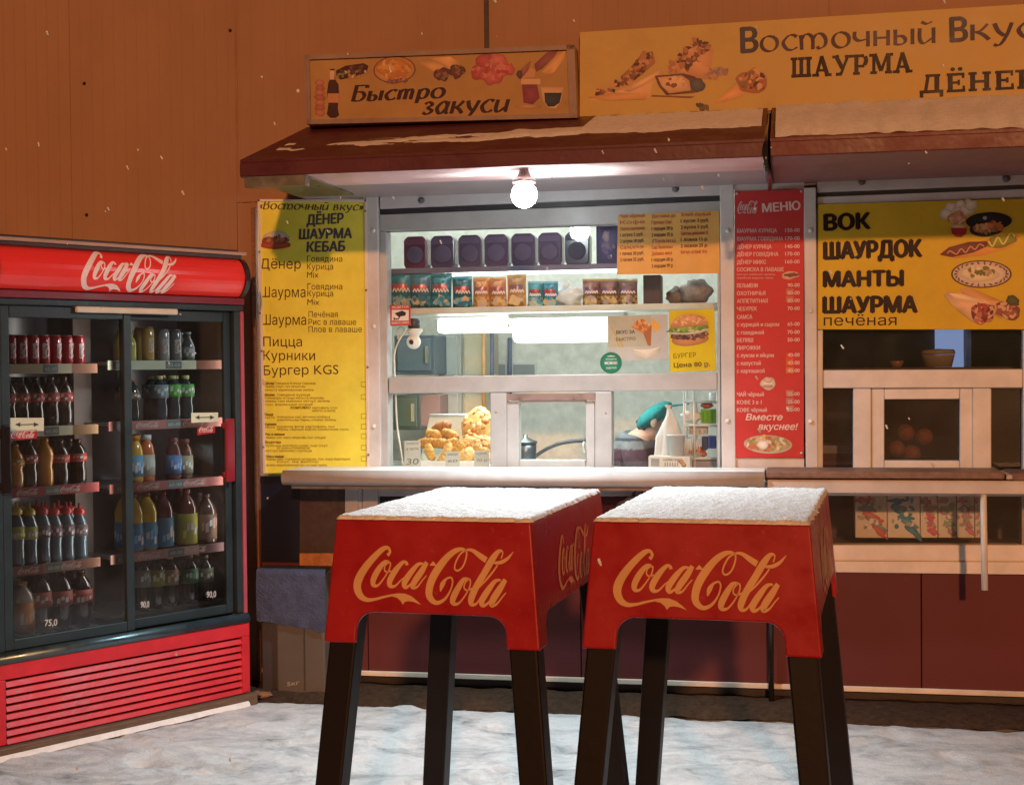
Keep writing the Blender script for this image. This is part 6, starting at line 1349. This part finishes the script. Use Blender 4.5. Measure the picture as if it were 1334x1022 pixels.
for k, px in enumerate((11, 28, 47, 67, 84)): drink('pet', 'L', 1, px, 490, DKC, (.36, .04, .035), (.06, .008, .01), '%s dark cola bottle under the red cans behind the left cooler door' % OD[:4][k] if k < 4 else 'rightmost dark cola bottle under the red cans behind the left cooler door', 'bottle', 'cola bottles on the second cooler shelf')
orange = (.62, .24, .02)
drink('pet', 'L', 2, 19, 577, orange, (.62, .3, .05), (.5, .2, .03), 'small orange soda bottle at the left edge of the middle left shelf', 'bottle', 'soda bottles on the middle cooler shelf')
drink('pet', 'L', 2, 58, 571, orange, None, (.55, .2, .03), 'bright orange soda bottle standing between dark cola bottles', 'bottle', 'soda bottles on the middle cooler shelf')
for k, (px, w_) in enumerate(((37, 'between the two orange ones'), (78, 'just right of the brighter orange one'), (101, 'at the right end of the middle left shelf'))): drink('pet', 'L', 2, px, 572, DKC, (.40, .06, .04), (.06, .008, .01), 'dark red labelled cola bottle %s' % w_, 'bottle', 'soda bottles on the middle cooler shelf')
for k, px in enumerate((20, 37, 54, 69, 85, 102)):
    yel = k < 2; drink('sport', 'L', 3, px, 654, (.06, .12, .16), (.42, .42, .12) if yel else (.16, .10, .12), (.6, .42, .06) if yel else (.5, .03, .03), ['leftmost small bottle with a yellow sports cap', 'second small bottle with a yellow sports cap', 'first red capped small bottle right of the yellow capped ones', 'second red capped small bottle right of the yellow capped ones', 'third red capped small bottle right of the yellow capped ones', 'red capped small bottle at the right end of its row'][k], 'bottle', 'sports cap bottles on the fourth cooler shelf')
drink('big', 'L', 4, 27, 757, (.5, .42, .34), (.66, .24, .04), (.6, .3, .1), 'bottle with a tall orange label at the bottom left of the cooler', 'bottle', 'bottles on the cooler floor, left', None, (.05, .62))
for k, px in enumerate((50, 77, 103)): drink('big', 'L', 4, px, 742, DKC, (.40, .09, .07), (.06, .01, .012), ['large cola bottle beside the orange labelled one on the cooler floor', 'large cola bottle in the middle of three on the cooler floor', 'large cola bottle at the right of three on the cooler floor'][k], 'bottle', 'bottles on the cooler floor, left')
g_ = 'slim drinks on the top right cooler shelf'
drink('glass', 'R', 0, 171, 428, (.55, .5, .12), None, (.5, .45, .1), 'yellow slim bottle cut by the middle post on the top right shelf', 'bottle', g_)
drink('can', 'R', 0, 195, 427, (.58, .36, .10), None, None, 'yellow and orange tall can on the top right shelf', 'can', g_); drink('can', 'R', 0, 215, 428, (.34, .36, .36), None, None, 'silver tall can in the middle of the top right shelf', 'can', g_); drink('can', 'R', 0, 231, 430, (.16, .18, .18), None, None, 'dark grey tall can right of the silver one', 'can', g_)
drink('glass', 'R', 0, 247, 432, (.10, .12, .12), (.3, .34, .34), (.45, .48, .46), 'thin clear bottle at the right of the top right shelf', 'bottle', g_)
g_ = 'bottles on the second right cooler shelf'; yc = (.62, .6, .30)
drink('pet', 'R', 1, 172, 493, (.03, .035, .035), (.2, .14, .1), (.42, .18, .12), 'dark bottle with a brownish cap beside the middle post', 'bottle', g_)
drink('pet', 'R', 1, 209, 490, (.035, .045, .06), (.26, .32, .36), yc, 'yellow capped bottle with a grey label, left of the green labelled pair', 'bottle', g_, None, (.5, .8)); drink('pet', 'R', 1, 226, 490, (.03, .045, .05), (.12, .40, .08), yc, 'yellow capped bottle with a green label, left one of the pair', 'bottle', g_, None, (.52, .8)); drink('pet', 'R', 1, 243, 489, (.03, .045, .05), (.12, .38, .12), yc, 'yellow capped bottle with a green label, right one of the pair', 'bottle', g_, None, (.52, .8))
g_ = 'juice bottles on the third right cooler shelf'
drink('juice', 'R', 2, 176, 566, (.60, .34, .04), (.16, .34, .50), (.62, .22, .02), 'juice bottle with an orange cap and blue label', 'bottle', g_); drink('juice', 'R', 2, 191, 566, (.56, .16, .06), (.5, .5, .4), (.7, .7, .68), 'peach juice bottle with a white cap', 'bottle', g_)
drink('juice', 'R', 2, 226, 568, (.12, .03, .03), (.10, .2, .42), (.16, .05, .05), 'dark bottle with a blue label on the third right shelf', 'bottle', g_, VF + .08); drink('juice', 'R', 2, 241, 570, (.12, .05, .03), (.35, .32, .22), (.16, .05, .05), 'dark bottle with a cream label at the right of the third shelf', 'bottle', g_, VF + .08)
g_ = 'big bottles on the fourth right cooler shelf'
drink('big', 'R', 3, 172, 642, (.60, .40, .03), (.08, .28, .50), (.3, .05, .05), 'yellow drink with a blue label tucked against the middle post', 'bottle', g_, None, (.05, .5)); drink('big', 'R', 3, 190, 641, (.62, .42, .03), (.10, .32, .54), (.32, .06, .06), 'yellow drink with a blue label left of the dark drinks', 'bottle', g_, None, (.05, .5))
drink('big', 'R', 3, 211, 640, (.10, .02, .02), (.10, .28, .46), (.2, .04, .04), 'dark drink with a plain blue label beside the yellow drinks', 'bottle', g_, None, (.05, .55)); drink('big', 'R', 3, 242, 638, (.10, .02, .015), (.45, .42, .06), (.36, .08, .06), 'dark drink with a yellow and blue fruit label', 'bottle', g_, None, (.05, .58)); drink('big', 'R', 3, 268, 644, (.08, .04, .03), (.2, .11, .08), (.14, .06, .05), 'brownish drink in the shade at the right end of the fourth shelf', 'bottle', g_, None, (.1, .6))
g_ = 'bottles on the cooler floor, right'; pc = (.52, .32, .22)
for k, (px, lc, lb) in enumerate(((182, (.25, .27, .25), 'peach capped dark bottle with a grey label at the lower left of the right door'), (201, (.3, .32, .08), 'peach capped dark bottle with a yellow green label on the cooler floor'), (219, (.4, .26, .16), 'peach capped dark bottle with an orange green label on the cooler floor'), (245, (.10, .28, .16), 'dark bottle with a green label standing apart on the cooler floor'), (265, (.16, .16, .10), 'dim bottle above the chalked price at the right of the cooler floor'))): drink('pet', 'R', 4, px, 722, (.016, .018, .016), lc, pc if k < 3 else (.2, .12, .1), lb, 'bottle', g_, None, (.42, .72))

rdb = random.Random(8)
for r_, s_, i, kind in BACK:                                    # the second row, half hidden behind the first
    o_ = Vector(r_.location) + FVA * (.095 + .012 * rdb.random()) + FXA * (.012 + .02 * rdb.random())
    k = dup(r_, tuple(o_), FA + rdb.uniform(-.5, .9), 'drink in the back row of the cooler, behind ' + {('L', 0): 'the red cans', ('L', 1): 'the cola bottles below the red cans', ('L', 2): 'the middle left row', ('L', 3): 'the sports cap bottles', ('L', 4): 'the large bottles lower left', ('R', 0): 'the slim drinks', ('R', 1): 'the yellow capped bottles', ('R', 2): 'the juice bottles', ('R', 3): 'the blue labelled drinks', ('R', 4): 'the lowest right row'}[s_, i])
    k['group'] = k['label'][11:]
    r_.rotation_euler = (0, 0, FA + rdb.uniform(.0, .7))
# ================================================================== STACKED CARTON WITH BLUE CLOTH
A = F(361, 905, -.17); B = F(424, 905, -.17)
bx = thing('carton_stack', 'tall grey brown carton with blue sheeting folded over its top, beside the cooler', 'carton', ((A.x + B.x) / 2, -.1, 0))
ztb = F(395, 742, -.17).z; zmd = F(395, 815, -.17).z
m = MB(); x0 = F(343, 800, -.17).x
m.box(A.x, B.x, -.17, -.04, .0, ztb - .01, (.10, .085, .07)); m.box(x0 - .02, A.x - .002, -.15, -.045, .0, ztb - .012, (.05, .045, .05)); b_ = m.build('box', PRINT, bx, bevel=.008)
m = MB(); xc = F(397, 860, -.17).x; m.box(xc - .003, xc + .003, -.1725, -.1705, .03, zmd, (.05, .04, .03)); m.build('seam', PRINT, b_)
m = MB(); S = FS(-.1705); text(m, S, '5кг', (374, 893), (390, 891), 5, (.35, .3, .26), 1, .02, .2); m.build('print', PRINT, b_)
m = MB(); vs = []; nx, ny = 26, 18
for j in range(ny + 1):
    for i in range(nx + 1):
        u = i / nx; t_ = j / ny
        x = (x0 - .03) + (B.x - x0 + .04) * u; edge = zmd + .02 - .05 * u + .012 * noise.noise(Vector((u * 5, 3, 1)))
        if t_ < .25: y, z = -.045 - (.135) * t_ / .25, ztb + .004
        else: k = (t_ - .25) / .75; y, z = -.181 - .006 * math.sin(k * 3), ztb + .004 + (edge - ztb) * k
        y += .007 * noise.noise(Vector((u * 6, t_ * 5, 2))); vs.append((x, y, z))
m.mesh(vs, [(j * (nx + 1) + i, j * (nx + 1) + i + 1, (j + 1) * (nx + 1) + i + 1, (j + 1) * (nx + 1) + i) for j in range(ny) for i in range(nx)], (.06, .075, .135), True); m.build('sheeting', CLOTH, bx)
p = F(336, 915, -.2); m = MB(); m.ball((p.x + .02, -.22, .012), .035, (.25, .13, .08), 1.8, 1, .5, 12, 8, .5, 3); tag(m.build('clod', soil), 'brown lump of earth at the foot of the cooler corner', 'clod')
# grey bag hanging under the counter between the tables
p = F(832, 650, -.14); hb = thing('hanging_bag', 'dark grey bag hanging from the counter behind the right table', 'bag', (p.x, -.14, p.z - .2)); m = MB()
m.ball((p.x, -.14, p.z - .09), .105, (.13, .125, .13), 1.15, .75, 1.05, 26, 20, .22, 4); m.build('pouch', CLOTH, hb)
m = MB(); m.tube(catmull([(p.x - .05, -.14, p.z - .02), (p.x - .02, -.14, p.z + .03), (p.x, -.14, zn), (p.x + .02, -.14, p.z + .03), (p.x + .05, -.14, p.z - .02)], 4), .006, (.1, .1, .1), 6); m.build('strap', CLOTH, hb)

# ================================================================== TALL RED TABLES
TOPZ = 1.175; TQ = (1.6 - 1.175) / (1.6 - 1.085)
def table(lab, fl, wd, dp, rot, seed):
    r_ = thing('bar_table', lab, 'table', (fl.x, fl.y, 0), R(rot), 'red snow topped tables in front of the kiosk', True)
    k = .088; zA, zL = TOPZ - .313 * TQ, TOPZ - .42 * TQ                # arch crown, apron foot
    RED = (.34, .012, .018)
    def P(x, y, z):                                # flared shell: (x,y) on the top rectangle
        f_ = (TOPZ - z) * k; cx_, cy_ = wd / 2, dp / 2
        return Vector((x + (f_ if x > cx_ else -f_) * min(1, abs(x - cx_) / cx_), y + (f_ if y > cy_ else -f_) * min(1, abs(y - cy_) / cy_), z))
    m = MB()
    def side(fn, L):
        lg = .105 * TQ; r0 = .055 * TQ; pts = [fn(0, TOPZ), fn(0, zL), fn(lg, zL)]
        for t_ in range(0, 91, 15): pts.append(fn(lg + r0 - r0 * math.cos(R(t_)), zA - r0 + r0 * math.sin(R(t_))))
        for t_ in range(90, -1, -15): pts.append(fn(L - lg - r0 + r0 * math.cos(R(t_)), zA - r0 + r0 * math.sin(R(t_))))
        pts += [fn(L - lg, zL), fn(L, zL), fn(L, TOPZ)]
        m.face(pts, RED)
    side(lambda a, z: P(a, 0, z), wd); side(lambda a, z: P(wd - a, dp, z), wd); side(lambda a, z: P(wd, a, z), dp); side(lambda a, z: P(0, dp - a, z), dp)
    m.face([(0, 0, TOPZ), (wd, 0, TOPZ), (wd, dp, TOPZ), (0, dp, TOPZ)], RED)
    ap = m.build('apron', REDTAB, r_)
    import bmesh
    bm = bmesh.new(); bm.from_mesh(ap.data); bmesh.ops.remove_doubles(bm, verts=bm.verts, dist=.0005); bmesh.ops.recalc_face_normals(bm, faces=bm.faces); bm.to_mesh(ap.data); bm.free()
    md = ap.modifiers.new('solid', 'SOLIDIFY'); md.thickness = .018; md.offset = -1
    md = ap.modifiers.new('bevel', 'BEVEL'); md.width = .012; md.segments = 3; md.limit_method = 'ANGLE'; md.angle_limit = R(50)
    gold = (.66, .40, .19)
    def fsurf(fn, n_): return Surf(fn, n_)
    nf = Vector((0, -1, -k)).normalized()
    m = MB(); S = Surf(lambda a, z: P(a, 0, z), nf); hgt = .197 * TQ
    z0 = TOPZ - .283 * TQ; x0 = .085 * TQ; x1 = (.085 + .545) * TQ
    def on(Sx, a, b, h, mb, col):
        t2 = MB(); wordmark(t2, LS((0, 0, 0), (1, 0, 0), (0, 0, 1), (0, -1, 0)), a, b, h, col, 2, 1.0)
        mb.mesh([Sx.fn(p.x, p.z) + Sx.n * (.0008 - p.y) for p in t2.v], t2.f, col)
    on(S, (x0, z0), (x1, z0), hgt, m, gold)
    m.build('lettering', PRINT, ap)
    m = MB(); S = Surf(lambda a, z: P(wd, a, z), Vector((1, 0, -k)).normalized()); on(S, (dp / 2 - .27 * TQ, z0), (dp / 2 + .27 * TQ, z0), hgt, m, gold); m.build('lettering', PRINT, ap)
    # legs
    for sx in (0, 1):
        for sy in (0, 1):
            m = MB(); X, Y = sx * wd, sy * dp; sg_x, sg_y = (1 if sx == 0 else -1), (1 if sy == 0 else -1)
            def ring(z, t_):
                c_ = P(X, Y, z) + Vector((sg_x * .012, sg_y * .012, 0)); w_ = t_
                q = [c_, c_ + Vector((sg_x * w_, 0, 0)), c_ + Vector((sg_x * w_, sg_y * w_, 0)), c_ + Vector((0, sg_y * w_, 0))]
                return q
            a = ring(zL + .13, .098 * TQ); b = ring(.0, .094 * TQ)
            m.hexa(a, b, (.0065, .0045, .005)); m.build('leg', LEGM, r_, bevel=.006)
    # snow on top: a layer of its own
    nx, ny = 90, 120; vs = []; TM = Matrix.Translation((fl.x, fl.y, 0)) @ Matrix.Rotation(R(rot), 4, 'Z')
    for j in range(ny + 1):
        for i in range(nx + 1):
            u, v = i / nx, j / ny; x, y = u * wd, v * dp
            e_ = min(x, wd - x, y, dp - y); wob = .006 * noise.noise(Vector((x * 40, y * 40, seed))) + .004 * noise.noise(Vector((x * 110, y * 110, seed)))
            h = .012 * min(1, max(0, e_ + .005) / .016) ** .6 + .35 * wob + .0025 * noise.noise(Vector((x * 18, y * 18, seed + 2))) + .0016 * noise.noise(Vector((x * 220, y * 220, seed + 3)))
            x_ = x + (wob * 1.6 if 0 < e_ < .001 or e_ <= 0 else 0); y_ = y + (wob * 1.6 if e_ <= 0 else 0)
            vs.append(TM @ Vector((x_, y_, TOPZ + (h if e_ > 1e-5 else .0005))))
    m = MB(); m.mesh(vs, [(j * (nx + 1) + i, j * (nx + 1) + i + 1, (j + 1) * (nx + 1) + i + 1, (j + 1) * (nx + 1) + i) for j in range(ny) for i in range(nx)], (.90, .92, .93), True)
    return m.build('table_snow', SNOW)
f1 = G(438, 676, TOPZ); f2 = G(773, 679, TOPZ)
tag(table('left one of two tall red drink tables, its right side lettering half hidden', f1, .695 * TQ, 1.17 * TQ, -4.0, 1.0), 'fresh snow layer on the left red table', 'snow')
tag(table('right one of two tall red drink tables, standing before the red menu', f2, .712 * TQ, 1.27 * TQ, -4.0, 5.0), 'fresh snow layer on the right red table', 'snow')

# ================================================================== FALLING SNOW
rd = random.Random(42); m = MB()
for i in range(130):
    px, py, dst = rd.uniform(-120, 1450), rd.uniform(-80, 1060), rd.choice([rd.uniform(2.2, 4.5), rd.uniform(4, 6.2)])
    p = CAM + ray(px, py) * dst
    if p.z < .1 or p.y > -.12 or (p.y < -.7 and p.y > -3.2 and p.z < 1.2): continue
    sz = rd.uniform(.0016, .0042); ax = Vector((rd.uniform(.2, .8), rd.uniform(-.3, .3), -1)).normalized()
    for k in range(rd.choice([1, 2, 2, 3])): m.ball(p + ax * (k * sz * 1.5), sz * rd.uniform(.7, 1.1), (.86, .87, .88), 1, 1, 1, 6, 4, .5, i + k)
o = m.build('falling_snow', SNOW); o['kind'] = 'stuff'
